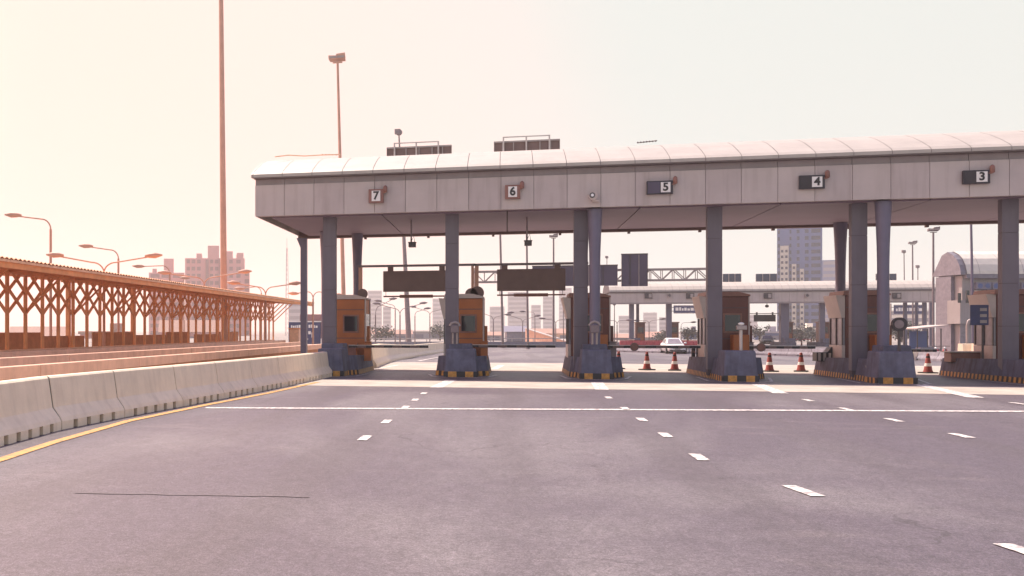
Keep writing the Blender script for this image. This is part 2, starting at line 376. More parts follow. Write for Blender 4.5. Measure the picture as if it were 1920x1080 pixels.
# lane number signs, each hung on the fascia
def digit(t, size, parent, loc, m='stripe_black'):
    c = bpy.data.curves.new('t', 'FONT'); c.body = t; c.size = size; c.align_x = 'CENTER'; c.align_y = 'CENTER'; c.extrude = .004; c.offset = .012
    o = bpy.data.objects.new('t', c); COL.objects.link(o)
    me = bpy.data.meshes.new_from_object(o.evaluated_get(bpy.context.evaluated_depsgraph_get())); bpy.data.objects.remove(o)
    me.materials.clear(); me.materials.append(MATS[m])
    d = bpy.data.objects.new('digit', me); COL.objects.link(d); d.parent = parent; d.location = loc; d.rotation_euler = (R(90), 0, 0); return d
for n, x0, x1, y0, y1, lx, ly in (('7', 691, 719, 354, 380.5, 722.5, 354), ('6', 947, 975.5, 346, 373, 979, 346), ('5', 1213, 1262, 338, 364.5, 1266, 337), ('4', 1499, 1547, 327.5, 354.5, 1551, 326), ('3', 1806, 1857, 318, 345, 1860, 316)):
    A, B = Yp(x0, y1, YF - .12), Yp(x1, y0, YF - .12); w = B.x - A.x; h = B.z - A.z
    s = thing('lane_sign', f'{dict(zip("76543", ("square brown lane sign, leftmost on the canopy front,", "square brown lane sign next to the round floodlight,", "wide dark lane sign with purple screen", "wide dark lane sign above the slotted barrier,", "wide dark lane sign nearest the right edge,")))[n]} showing a black {n}', 'lane sign', (A.x, YF - .12, A.z), 0, 'lane number signs on the canopy')
    MB().box(0, w, -.0, .10, 0, h).build('panel', 'sign_dark' if n in '543' else 'booth_trim', s, bevel=.008)
    for q in (.02, w - .12): MB().box(q, q + .1, .101, .119, h * .3, h * .7).build('bracket', 'steel_dark', s)
    tw = .30 if n in '543' else w * .58; tx = w - tw - .08 if n in '543' else (w - tw) / 2
    MB().box(tx, tx + tw, -.012, -.002, h * .12, h * .88).build('tile', 'sign_white', s)
    digit(n, h * .82, s, (tx + tw / 2, -.018, h * .5))
    if n in '543':
        MB().box(.03, tx - .03, -.008, -.002, .03, h - .03).build('screen', 'sign_slate' if n == '5' else 'dark', s)
    P = Yp(lx, ly, YF - .1)
    MB().lathe([(.03, -.14), (.07, -.12), (.07, .06), (.045, .10), (.01, .12)], (P.x - A.x, 0, P.z - A.z), 10).box(P.x - A.x - .10, P.x - A.x, -.02, .02, P.z - A.z - .16, P.z - A.z - .13).build('sensor_lamp', 'booth_trim', s)
P = Yp(1112, 367, YF - .15)
s = thing('floodlight', 'round white lamp fixed on the canopy front between two lane signs', 'lamp', P)
MB().disc((0, 0, 0), .15, .12, 'y', 20).box(-.02, .2, .0, .13, -.2, -.14).build('housing', 'cream', s)
MB().disc((-.03, -.075, .01), .09, .03, 'y', 16).build('lens', 'steel_dark', s)
MB().disc((-.03, -.095, .01), .05, .02, 'y', 12).build('bulb', 'lamp_glass', s)
for px, y0, y1, lb in ((771, 400, 460, 'left'), (988, 393, 457, 'right')):
    P = Yp(px, y1, 37.6)
    s = thing('hanging_camera', f'dark box camera on a thin rod under the soffit, {lb} one of two', 'camera', (P.x, P.y, P.z))
    MB().tube([(0, 0, 5.74 - P.z), (0, 0, .12)], .03, 8).build('rod', 'mast_grey', s)
    MB().box(-.09, .17, -.16, .16, -.07, .09).box(-.11, .19, -.2, .18, .095, .115).build('camera_box', 'steel_dark', s, bevel=.01)
    MB().tube([(.0, 0, .14), (.10, 0, .35), (.13, 0, .13)], .012, 6).build('cable', 'steel_dark', s)

# sign boards standing on the roof, seen from behind
for x0, x1, yt0, yt1, rx0, rx1, lb in ((725, 847, 277, 274, 740, 822, 'left'), (926, 1050, 266, 265.5, 944, 1030, 'right')):
    Y = 41.0; A, B = Yp(x0, yt0, Y), Yp(x1, yt1, Y); w = B.x - A.x; zt = A.z
    s = thing('roof_sign', f'back of a brown ribbed sign board standing on the canopy roof, {lb} one of two', 'sign board', (A.x, Y, 8.2))
    h = zt - 8.2
    b = MB().box(0, w, .05, .09, .08, h)
    n = 26
    for i in range(n): b.disc((w * (i + .5) / n, .05, .10), w / n * .45, .05, 'y', 8)
    b.build('board', 'sign_back', s)
    b = MB().box(0, w, -.02, .045, h - .05, h + .01, 0)
    for k in (0, .13, .3, .5, .7, .86, 1): b.box(max(0, w * k - .02), min(w, w * k + .02), -.02, .044, .08, h - .055, 0)
    b.build('frame', 'steel', s)
    a0, a1 = Yp(rx0, 0, Y).x - A.x, Yp(rx1, 0, Y).x - A.x
    b = MB()
    for x in (a0, (a0 + a1) / 2, a1): b.box(x - .03, x + .03, -.09, -.03, -.05, h + .13, 0)
    b.box(a0 - .03, a1 + .03, -.09, -.03, h + .135, h + .17, 0)
    b.build('support_rail', 'steel_pale', s)
P = Yp(1197, 277, 38.0)
s = thing('roof_cable', 'short dark knotted cable lying on the middle of the canopy roof', 'cable', (P.x, 38, 8.34))
b = MB().tube([(-.02, 0, .02), (.25, -.35, -.02), (.5, -.9, -.09)], .018, 6)
for i in range(7): b.ball((-.02 + i * .083, -.13 * i, .03 - i * .018), .035, 6)
b.build('cable', 'steel_dark', s)
s = thing('roof_cable', 'longer slack cable lying on the left end of the canopy roof', 'cable', (-8.2, 37.6, 8.3))
b = MB().tube([(-.3, -.9, -.13), (.1, -.4, .0), (.6, .2, .05), (1.2, .2, .06), (1.9, .4, .09)], .022, 6)
for i in range(6): b.ball((1.3 + i * .13, .2 + .04 * i, .075), .035, 6)
b.build('cable', 'timber_pale', s)

# ------------------------------------------------------------ toll islands
ISL = {7: (-7.0, -5.25, -6.55, -5.55), 6: (-2.5, -.6, -2.12, -.98), 5: (2.1, 3.95, 2.36, 3.42), 4: (6.62, 8.4, 6.62, 7.66), 3: (11.0, 12.85, 10.88, 11.95), 2: (15.1, 17.0, 15.2, 16.4)}
BOOTHX = {7: -6.75, 6: -2.28, 5: 2.25, 4: 6.95, 3: 11.4, 2: 16.0}
NOSEY = {7: 34.5, 6: 35.0, 5: 34.5, 4: 33.8, 3: 33.5, 2: 33.3}
for n, (x0, x1, n0, n1) in ISL.items():
    y0 = NOSEY[n]; yb = 40.4; cxm = (x0 + x1) / 2; nc = (n0 + n1) / 2
    s = thing('toll_island', {7: 'leftmost concrete toll island, in warm light where the road barrier ends', 6: 'concrete toll island with twin reader post, second from the left', 5: 'concrete toll island carrying both a square and a round column on its nose', 4: 'concrete toll island with pale box post on its nose and no round column', 3: 'concrete toll island with a flared round column and black lamp on its nose', 2: 'concrete toll island cut by the right edge of the frame'}[n], 'toll island', (cxm, 37, 0), 0, 'toll islands under the canopy')
    ys = y0 + 1.15
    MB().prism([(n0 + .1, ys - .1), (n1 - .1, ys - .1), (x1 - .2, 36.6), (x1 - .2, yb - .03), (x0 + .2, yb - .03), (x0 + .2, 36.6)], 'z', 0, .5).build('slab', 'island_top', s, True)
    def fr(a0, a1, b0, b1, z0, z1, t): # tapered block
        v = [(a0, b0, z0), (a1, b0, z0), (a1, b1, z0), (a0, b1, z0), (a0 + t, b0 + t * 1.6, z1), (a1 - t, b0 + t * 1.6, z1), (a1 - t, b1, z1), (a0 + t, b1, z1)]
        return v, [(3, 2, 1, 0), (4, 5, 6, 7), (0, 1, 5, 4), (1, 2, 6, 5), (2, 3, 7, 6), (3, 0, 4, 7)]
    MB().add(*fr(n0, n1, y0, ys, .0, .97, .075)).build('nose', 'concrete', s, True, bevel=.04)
    for sgn, xa, xn in ((1, x0, n0), (-1, x1, n1)):
        pl = [(xn + sgn * .08, ys - .25), (xa + sgn * .02 if n not in (4, 3) or sgn < 0 else xa, 36.3), (xa, yb)]
        b = MB(); v = []
        for (px, py) in pl:
            zt = .70 if py < 36.4 else .62
            v += [(px, py, 0), (px + sgn * .03, py, .25), (px + sgn * .10, py, zt), (px + sgn * .30, py, zt), (px + sgn * .33, py, 0)]
        f = []
        for i in range(2):
            for k in range(4):
                q = (5 * i + k, 5 * i + k + 1, 5 * i + 6 + k, 5 * i + 5 + k); f.append(q if sgn > 0 else q[::-1])
        f += [(4, 3, 2, 1, 0) if sgn < 0 else (0, 1, 2, 3, 4), (10, 11, 12, 13, 14) if sgn < 0 else (14, 13, 12, 11, 10)]
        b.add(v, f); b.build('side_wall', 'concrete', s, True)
        # joint gap in the wall
        k = MB(); dirv = [(pl[0], pl[1]), (pl[1], pl[2])]; c = 0
        for a, e in dirv:
            A, E = Vector((*a, 0)), Vector((*e, 0)); ln = (E - A).length; m = int(ln / .13)
            for i in range(m):
                p, q = A.lerp(E, i / m), A.lerp(E, (i + 1) / m)
                o = Vector((-sgn * .012, 0, 0)); p, q = p + o, q + o
                k.add([(p.x, p.y, .0), (q.x, q.y, .0), (q.x + sgn * .02, q.y, .17), (p.x + sgn * .02, p.y, .17)], [(0, 1, 2, 3) if sgn < 0 else (3, 2, 1, 0)], c % 2); c += 1
        k.build('painted_foot', ['stripe_black', 'stripe_yellow'], s, True)
    b = MB(); wn = (n1 - n0); m = 5; e = [0, .13, .38, .64, .88, 1]
    for i in range(m):
        a, q = n0 + wn * e[i], n0 + wn * e[i + 1]
        b.box(a, q, y0 - .012, y0 + .06, 0.0, .19, i % 2)
    for j in range(6):
        for xx in (n0 - .012, n1 + .012):
            b.box(xx - .004, xx + .004, y0 + .065 + j * .16, y0 + .065 + (j + 1) * .16, 0, .17, j % 2)
    b.build('nose_stripe', ['stripe_black', 'stripe_yellow'], s, True)
    if n in (5, 3, 7, 6):
        fx = {5: 2.92, 3: 11.72, 7: -6.1, 6: -1.6}[n]
        MB().add(*fr(fx - .45, fx + .45, ys - .3, ys + .75, .5, 1.14, .06)).build('pedestal', 'concrete', s, True, bevel=.03)
    # thin white outline on the road round the nose
    stripe('island_outline', [(x0 - .25, 36.8, 0), (n0 - .4, y0 + .2, 0), (n0 + .1, y0 - .42, 0), (n1 - .1, y0 - .42, 0), (n1 + .4, y0 + .2, 0), (x1 + .25, 36.8, 0)], .10)

# ------------------------------------------------------------ toll booths
def booth(n):
    x, y, w, dp, z0, h = BOOTHX[n], 38.4, 1.4, 1.45, .5, 2.32
    s = thing('toll_booth', {7: 'orange toll booth furthest left, right of the leftmost column', 6: 'orange toll booth with a dark window and two round plates on its roof', 5: 'rust brown toll booth mostly hidden by the paired square and round columns', 4: 'rust brown toll booth with flared cream side, left of the dark car', 3: 'rust brown toll booth between two flared columns', 2: 'rust brown toll booth beside the blue post sign at right'}[n], 'toll booth', (x, y, z0), 0, 'toll booths under the canopy')
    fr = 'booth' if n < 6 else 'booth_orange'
    MB().box(.06, w, 0, dp, 0, h).build('body', fr, s, bevel=.02)
    b = MB().prism([(-.04, h + .003), (w + .05, h + .003), (w + .05, h + .06), (w - .35, h + .17), (.0, h + .17)], 'y', -.07, dp + .08); b.build('roof', 'booth_trim' if n < 6 else 'cream', s, bevel=.012)
    wx0, wx1 = (.62, 1.12) if n < 6 else (.62, 1.12)
    f = MB().box(wx0 - .06, wx1 + .06, -.03, -.003, 1.02, 1.72); f.build('window_frame', 'booth_trim', s)
    MB().box(wx0, wx1, -.045, -.032, 1.08, 1.66).build('window', 'glass', s)
    for q in (.8, 1.9): MB().box(.08, w - .02, -.012, -.002, q, q + .025).build('seam', 'groove', s)
    # left side: flared cream head panel, glazing with dark mullions, cream foot panel
    b = MB(); v = [(-.24, .02, h + .02), (-.24, dp, h + .02), (-.06, dp, 1.55), (-.06, .02, 1.55), (.05, .02, h + .0), (.05, dp, h + .0), (.05, dp, 1.55), (.05, .02, 1.55)]
    b.add(v, [(3, 2, 1, 0), (4, 5, 6, 7), (0, 1, 5, 4), (2, 3, 7, 6), (1, 2, 6, 5), (3, 0, 4, 7)]); b.build('side_awning', 'cream', s)
    MB().box(-.01, .05, .04, dp - .02, .60, 1.54).build('side_glass', 'glass_pale', s)
    for q in (.02, dp * .48, dp - .09): MB().box(-.04, -.012, q, q + .08, .6, 1.54).build('mullion', 'steel_dark', s)
    MB().box(-.05, .055, .02, dp - .01, 0.02, .59).build('foot_panel', 'cream', s, bevel=.01)
    # right side: pale corner post, side screen
    for q in (.02, dp - .12): MB().box(w + .003, w + .05, q, q + .09, 0, h).build('corner_post', 'cream', s)
    MB().box(w + .003, w + .03, .12, dp - .14, .85, 1.75).build('side_window', 'glass', s)
    MB().box(w + .06, w + .17, .2, .55, .62, 1.28).build('terminal', 'booth_orange' if n > 5 else 'booth', s, bevel=.015)
    if n < 6:
        c = MB().box(.78, 1.30, -.62, -.06, 0, .96); cb = c.build('cabinet', 'booth_orange', s, bevel=.02)
        MB().box(.82, 1.26, -.632, -.622, .06, .90).build('cabinet_door', 'booth_orange', cb)
        MB().box(.84, 1.24, -.645, -.634, .14, .20).build('vent', 'groove', cb)
    else:
        c = MB().box(.60, 1.15, -.30, -.05, 0, .62); cb = c.build('cabinet', 'booth_orange', s, bevel=.02)
        MB().box(.64, 1.11, -.314, -.302, .05, .56).build('cabinet_door', 'booth_trim', cb)
    return s
for n in BOOTHX: booth(n)

# things standing on the islands
def post(px, n, y0, y1, lb, kind):
    Y = NOSEY[n] + .55; P = Yp(px, y0, Y); zt = P.z
    s = thing('signal_post', lb, 'signal post', (P.x, Y, .97 if kind != 'tube' else 1.14))
    h = zt - s.location.z
    if kind == 'tube':
        for dx in (-.07, .07): MB().tube([(dx, 0, 0), (dx, 0, h - .35)], .035, 8).build('pipe', 'steel', s)
        MB().box(-.14, .14, -.09, .09, h - .36, h - .1).build('head', 'mast_grey', s, bevel=.02)
        MB().tube([(-.17, 0, h - .12), (-.12, 0, h - .02), (0, 0, h + .02), (.12, 0, h - .02), (.17, 0, h - .12)], .045, 8).build('hood', 'steel', s)
    elif kind == 'lamp':
        MB().tube([(0, 0, 0), (0, 0, h - .2)], .045, 8).build('pole', 'steel_dark', s)
        MB().disc((0, 0, h), .21, .16, 'y', 18).build('lamp_housing', 'dark', s)
        MB().disc((-.03, -.09, h), .13, .03, 'y', 14).build('lens', 'mast_grey', s)
        MB().box(-.03, .09, -.05, .05, h - .38, h - .19).build('clamp', 'steel_dark', s)
    else:
        MB().tube([(-.03, 0, 0), (-.03, 0, h - .16)], .05, 8).build('pole', 'steel_pale', s)
        MB().box(-.16, .14, -.08, .08, h - .16, h - .02).build('head', 'steel', s, bevel=.02)
        MB().ball((-.02, 0, h + .03), (.10, .08, .05), 8).build('beacon', 'lamp_glass', s)
post(853, 6, 605, 650, 'slim pinkish reader post on the island left of the twin overhead bars', 'tube')
post(1115, 5, 604, 645, 'twin pipe reader post in front of the round column', 'tube')
post(1391, 4, 609, 655, 'pale pole with small box head before a rust cabinet', 'box')
post(1686, 3, 608, 655, 'dark pole with round black lamp beside the flared column', 'lamp')
def gate(n, cx_, bx0, bx1, by, lb, disc=None, Y=38.0):
    A, B = Yp(bx0, by, Y), Yp(bx1, by, Y); C = Yp(cx_, by, Y)
    s = thing('gate_barrier', lb, 'boom gate', (C.x, Y, .45))
    z = A.z - .45
    MB().box(-.13, .13, -.14, .14, 0, z + .16).box(-.15, .15, -.16, .16, z + .163, z + .19).build('cabinet', 'booth_orange' if n > 5 else 'mast_grey', s, bevel=.015)
    x0, x1 = A.x - C.x, B.x - C.x; b = MB(); m = 9
    for i in range(m): b.box(x0 + (x1 - x0) * i / m, x0 + (x1 - x0) * (i + 1) / m - .004, -.20, -.165, z - .045, z + .045, i % 2)
    b.box(x0, x1, -.19, -.175, z + .046, z + .06, 2)
    b.build('boom', ['dark', 'sign_back', 'sign_white'], s)
    if disc:
        P = Yp(disc, by, Y); MB().disc((P.x - C.x, -.225, z), .15, .03, 'y', 22).build('disc', 'sign_back', s)
        MB().disc((P.x - C.x, -.245, z), .12, .008, 'y', 22).build('disc_face', 'booth_trim', s)
gate(7, 690, 655, 804, 649.5, 'lowered boom gate with brown striped arm before the pale curving barrier')
gate(6, 908, 880, 1041, 649, 'lowered boom gate with dark arm across the lane below the right blank board')
gate(5, 1148, 1128, 1312, 650, 'lowered boom gate with a round disc, in front of the white car', 1188)
gate(4, 1404, 1396, 1526, 651, 'lowered boom gate with a round disc below the dark car', 1424)
gate(3, 1690, 1686, 1752, 657, 'short lowered boom gate beside the pole with the round black lamp')

# overhead lane bars with blank boards
def lanebar(px0, px1, py, ex, p0, bx0, bx1, by0, by1, ry, lb, Y=40.0):
    A = Yp(px0, py, Y); B = Yp(px1, py, Y)
    s = thing('lane_gantry', lb, 'overhead gantry', (A.x, Y, .5))
    zt = A.z - .5; w = B.x - A.x; pb = Yp(px0, p0, Y).z - .5
    MB().box(-.07, .07, -.07, .07, 0, zt - .05).build('post', 'mast', s)
    MB().box(w - .05, w + .05, -.05, .05, 0, zt - .05).build('post', 'mast', s)
    E = Yp(ex, py, Y).x - A.x
    MB().box(-.12, max(w, E) + .1, -.05, .05, zt - .045, zt + .045).build('beam', 'mast_grey', s)
    a, c = Yp(bx0, by1, Y), Yp(bx1, by0, Y); x0, x1, z0, z1 = a.x - A.x, c.x - A.x, a.z - .5, c.z - .5
    bd = MB().box(x0, x1, -.12, .0, z0, z1).build('board', 'sign_back', s, bevel=.015)
    for q in (x0 + .18, x1 - .4): MB().box(q, q + .22, -.1, .02, z1 + .002, zt - .05).build('hanger', 'sign_back', bd)
    zr = Yp(bx0, ry, Y).z - .5
    MB().tube([(x0, 0, zr), (x1, 0, zr)], .03, 8).tube([(x0 + (x1 - x0) * .25, 0, zr), (x0 + (x1 - x0) * .75, 0, zr)], .065, 10).build('height_bar', 'booth_trim', s)
    for q in (x0 + .1, x1 - .1): MB().tube([(q, 0, zr + .02), (q, -.03, z0)], .01, 5).build('hanger_wire', 'steel_dark', s)
lanebar(676, 886, 499.5, 886, 545, 719, 843, 507, 547.5, 556, 'left overhead bar with blank board, its right end hidden by a column')
lanebar(894, 1098, 496.5, 1098, 545, 932, 1060, 503.5, 546, 553.5, 'right overhead bar with blank brown board in full view')
def rounds(px, py, r, lb):
    P = Yp(px, py, 38.8); rr = r / 1870 * 37.5
    s = thing('round_sign', lb, 'round sign', (P.x, 38.8, 3.0))
    MB().disc((0, 0, P.z - 3), rr, .06, 'y', 26).build('plate', 'sign_back', s)
    MB().box(-.03, .03, .035, .07, 0, P.z - 3 + rr * .5).build('stem', 'steel_dark', s)
rounds(680, 551, 10, 'small round plate on top of the leftmost booth')
rounds(884, 552, 12, 'left of two overlapping round plates on one booth roof')
rounds(895, 549, 12.5, 'right of two overlapping round plates on one booth roof')
# small bollards and a blue post sign at the island backs
for px, lb in ((1300, 'short dark bollard, the outer one left of a cream booth side'), (1309, 'short dark bollard, the inner one touching a cream booth side')):
    P = Yp(px, 668, 39.8); s = thing('bollard', lb, 'bollard', (P.x, 39.8, .5))
    MB().lathe([(.07, 0), (.07, .42), (.05, .46), (.0, .47)], (0, 0, 0), 12).build('post', 'dark', s); MB().lathe([(.073, .28), (.073, .36)], (0, 0, 0), 12).build('band', 'sign_back', s)
P = Yp(1553, 665, 39.7); s = thing('crash_cushion', 'dark stepped crash cushion beside a flared cream booth side', 'crash cushion', (P.x, 39.7, .5))
MB().prism([(-.45, 0), (.3, 0), (.3, .62), (.02, .5), (-.1, .32), (-.45, .32)], 'y', -.25, .25).build('body', 'dark', s, bevel=.03)
for k in range(3): MB().box(-.40 + k * .17, -.32 + k * .17, -.262, -.252, .02, .30).build('stripe', 'cream', s)
P = Yp(1868, 590, 38.2); s = thing('post_sign', 'blue post sign with dark panel beside the right edge booth', 'sign', (P.x - .42, 38.15, .5))
z = P.z - .5
MB().tube([(0, 0, 0), (0, 0, z + .1)], .035, 8).build('pole', 'steel_dark', s)
MB().box(-.38, .16, -.05, -.01, z - .35, z + .33).build('panel', 'sign_blue', s, bevel=.01)
for k in range(3): MB().box(-.1, .1, -.06, -.052, z + .12 - k * .2, z + .22 - k * .2).build('marking', 'steel', s)
P = G(1880, 680, 0); s = thing('guard_screen', 'low dark tray with pale rim on the right edge toll island', 'tray', (15.6, 39.6, .5))
MB().box(-.55, .75, -.3, .3, 0, .34).build('tray', 'booth_trim', s, bevel=.03); MB().box(-.62, .82, -.36, .36, .343, .38).build('rim', 'cream', s)
# traffic cones
c0 = None
for i, (px, py) in enumerate([(1160, 692), (1213, 694), (1265, 695), (1443, 697), (1502, 697), (1740, 700)]):
    P = G(px, py, 0)
    lb = ['red traffic cone half hidden by the island with paired columns', 'red traffic cone standing just left of the white car', 'red traffic cone standing just in front of the white car', 'red traffic cone left of its twin in the lane of the dark car', 'red traffic cone beside the crash cushion, right of its twin', 'lone red traffic cone between the two rightmost islands'][i]
    if c0 is None:
        c0 = thing('traffic_cone', lb, 'traffic cone', (P.x, P.y, .006), 0, 'traffic cones behind the booths')
        MB().box(-.24, .24, -.24, .24, 0, .045).build('base', 'rubber', c0, bevel=.015)
        MB().lathe([(.17, .046), (.14, .12), (.05, .72), (.035, .74), (0, .745)], (0, 0, 0), 18).build('cone', 'cone', c0)
        MB().lathe([(.121, .26), (.103, .375)], (0, 0, 0), 18).build('band', 'sign_white', c0)
        MB().lathe([(.072, .575), (.062, .64)], (0, 0, 0), 18).build('band', 'rubber', c0)
    else: dup(c0, (P.x, P.y, .006), lb, rz=i * .7)

# ------------------------------------------------------------ left roadside: slotted concrete barrier
BP = [(12, -6.72, 0)] ; BY = [(6.0, -6.62), (9.7, -6.70), (12.3, -6.78), (14.87, -6.98), (17.3, -6.86), (20.05, -6.64), (22.6, -6.47), (25.2, -6.30), (27.8, -6.15), (30.4, -6.03), (33.0, -5.95), (35.4, -5.9)]
def jersey(s, A, B, hgt=.86, slots=True, pitch=.45, side=1, m_='barrier'):
    """one barrier unit from A to B (base line of the road face), body lying on the far side"""
    A, B = Vector(A), Vector(B); d = (B - A); ln = d.length; d.normalize(); n = Vector((-d.y, d.x, 0)) * side
    def pr(p): return A + d * p[0] + n * p[1] + Vector((0, 0, p[2]))
    k = hgt / .86
    top = [(.0, .135), (.03, .20), (.15, .36), (.22, hgt - .03), (.25, hgt), (.40, hgt), (.43, hgt - .03), (.50, .36), (.62, .20), (.65, .135)]
    foot = [(.0, .0), (.0, .135), (.65, .135), (.65, .0)]
    b = MB(); g_ = .014
    def ex(poly, a, e):
        m = len(poly); v = [pr((a, *p)) - A for p in poly] + [pr((e, *p)) - A for p in poly]
        b.add(v, [(i, (i + 1) % m, m + (i + 1) % m, m + i)[::side] for i in range(m)])
        b.add(v, [tuple(range(m))[::-side], tuple(range(m, 2 * m))[::side]])
    ex(top, g_, ln - g_)
    if slots:
        m = max(2, round(ln / pitch)); 
        for i in range(m):
            a = ln * (i + .5) / m
            e0 = ln * i / m + (.075 if i else g_); e1 = ln * (i + 1) / m - (.075 if i < m - 1 else g_)
            ex(foot, e0, e1)
    else: ex(foot, g_, ln - g_)
    b.build('body', m_, s)
    j = MB(); q = .004
    prof = [(p[0] + .012, p[1]) for p in top[:5]] + [(.39, hgt - .012)]
    v = [pr((-g_, *p)) - A for p in [(.02, 0)] + prof + [(.5, 0)]] + [pr((g_, *p)) - A for p in [(.02, 0)] + prof + [(.5, 0)]]
    m = len(v) // 2; j.add(v, [(i, i + 1, m + i + 1, m + i) for i in range(m - 1)]); j.build('joint_strip', 'joint', s)
for i in range(len(BY) - 1):
    (ya, xa), (yb, xb) = BY[i], BY[i + 1]
    s = thing('concrete_barrier', f'slotted concrete barrier unit by the yellow line, {ORD[i - 1] if i else "the one mostly outside the frame,"} from the left frame edge' if i else 'slotted concrete barrier unit running out of the left frame edge', 'barrier', (xa, ya, 0), 0, 'barrier units along the left road edge')
    jersey(s, (xa, ya, 0), (xb, yb, 0))
pts = [G(*q) for q in [(706, 690), (726, 681.5), (752, 674.5), (784, 668.5), (822, 662.5), (868, 656.5)]]
for i in range(5):
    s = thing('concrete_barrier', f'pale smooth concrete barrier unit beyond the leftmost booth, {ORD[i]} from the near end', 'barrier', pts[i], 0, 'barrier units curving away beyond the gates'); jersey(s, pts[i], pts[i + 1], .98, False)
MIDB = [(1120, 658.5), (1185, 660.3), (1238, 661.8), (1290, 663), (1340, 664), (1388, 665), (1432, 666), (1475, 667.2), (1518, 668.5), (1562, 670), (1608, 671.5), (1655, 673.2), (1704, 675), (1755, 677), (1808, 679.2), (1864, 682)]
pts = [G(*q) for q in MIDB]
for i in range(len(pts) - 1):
    s = thing('concrete_barrier', f'grey slotted barrier unit dividing the plaza behind the cones, {ORD[i]} from its left end', 'barrier', pts[i], 0, 'barrier units dividing the plaza behind the booths'); jersey(s, pts[i], pts[i + 1], .66, True, 1.1, 1, 'barrier_shaded')

# three long stepped parapets left of the road
for X, zt, zb, y0, y1, lb in ((-16, .90, .60, 12, 72, 'furthest of three long low parapets below the lattice walkway'), (-13, .88, .62, 10, 66, 'middle of three long low parapets left of the road barrier'), (-10, .86, .60, 8, 60, 'nearest of three long low parapets, just behind the road barrier')):
    s = thing('parapet_wall', lb, 'wall', (X, 30, 0), 0, 'stepped parapets left of the road')
    b = MB()
    m = int((y1 - y0) / 6)
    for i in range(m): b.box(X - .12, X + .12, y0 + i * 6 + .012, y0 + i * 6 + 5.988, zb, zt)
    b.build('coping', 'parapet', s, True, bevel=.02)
    MB().box(X - .08, X + .03, y0, y1, -.7, zb - .003).build('wall_face', 'parapet_dark', s, True)  # darker wall face, the coping's shadow put into its colour
    if X == -10:
        for k in range(3): pass

# ------------------------------------------------------------ lattice walkway with overhanging corrugated roof
XP, XE, Y0, Y1, BAY = -18.7, -15.5, 26.0, 80.0, 1.5
s = thing('lattice_walkway', 'long brown covered walkway with diamond lattice posts and overhanging ribbed roof', 'walkway', (XP, 50, .0))
n = int((Y1 - Y0) / BAY)
XB = XP - 3.0
b = MB()
b.box(XP - .1, XP + .1, Y0, Y1, .3, .78); b.box(XP - .14, XP + .14, Y0, Y1, .783, .86); b.build('plinth', 'parapet', s, True)
sp = MB()
for i in range(n + 1):
    y = Y0 + i * BAY
    MB().box(XP - .05, XP + .05, y - .08, y + .08, .863, 3.80).build('post', 'timber', s, True)
    MB().box(XB - .1, XB + .1, y - .1, y + .1, .4, 4.2).build('post', 'timber', s, True) if i % 6 == 2 else None
lat = MB()
for i in range(n):
    y = Y0 + i * BAY; a, e = y + .08, y + BAY - .08
    for z0 in (2.28, 3.12):
        z1 = min(z0 + .90, 3.78)
        q = (z1 - z0) / .90
        lat.beam((XP - .03, a, z0), (XP - .03, a + (e - a) * q, z1),   .14, .05, up=(1, 0, 0))
        lat.beam((XP + .035, e, z0), (XP + .035, e - (e - a) * q, z1), .14, .05, up=(1, 0, 0))
st = lat.build('lattice_panel', 'timber', s, True); st['kind'] = 'stuff'
for i in range(0, n, 4):
    y = Y0 + i * BAY
    MB().box(XB - .03, XB + .03, y + .02, y + BAY * (4 if i % 3 else 3.3) - .02, .4, 1.34 + (.18 if i % 8 == 0 else 0)).build('back_panel', 'parapet_dark', s, True)
MB().box(XP - .12, XP + .12, Y0, Y1 + .2, 3.803, 3.98).box(XB - .1, XB + .1, Y0, Y1 + .2, 4.2, 4.34).build('head_beam', 'timber', s, True)
for i in range(0, n + 1):
    y = Y0 + i * BAY
    if i % 3 == 1 or i > n - 4: MB().beam((XP + .06, y, 2.34), (XP + 1.62, y, 3.79), .06, .10, up=(0, 1, 0)).build('strut', 'timber', s, True)
def rz(x): return 3.76 + (XE - x) * .062
b = MB()
for i in range(0, n + 1, 2):
    y = Y0 + i * BAY; b.beam((XE + .05, y, rz(XE) - .03), (XB - .4, y, rz(XB - .4) - .03), .08, .13)
b.build('rafter', 'timber', s, True)
b = MB()
for x in (XE + .08, XE - 1.0, XE - 2.1): b.beam((x, Y0, rz(x) + .07), (x, Y1 + .6, rz(x) + .07), .09, .08)
b.build('purlin', 'timber_pale', s, True)
MB().box(XE - .01, XE + .05, Y0, Y1 + .7, rz(XE) - .16, rz(XE) + .125).build('edge_board', 'timber', s, True)
rb = MB(); per = .30; m = int((Y1 + .7 - Y0) / per * 4); v = []
for i in range(m + 1):
    y = Y0 + i * per / 4; w = .028 * math.sin(i * math.pi / 2)
    for x in (XE + .12, XB - .5): v += [(x, y, rz(x) + .16 + w), (x, y, rz(x) + .145 + w)]
f = []
for i in range(m):
    o = 4 * i; f += [(o, o + 2, o + 6, o + 4), (o + 1, o + 5, o + 7, o + 3), (o, o + 4, o + 5, o + 1)]
rb.add(v, f); rb.build('roof', 'pergola_roof', s, True)

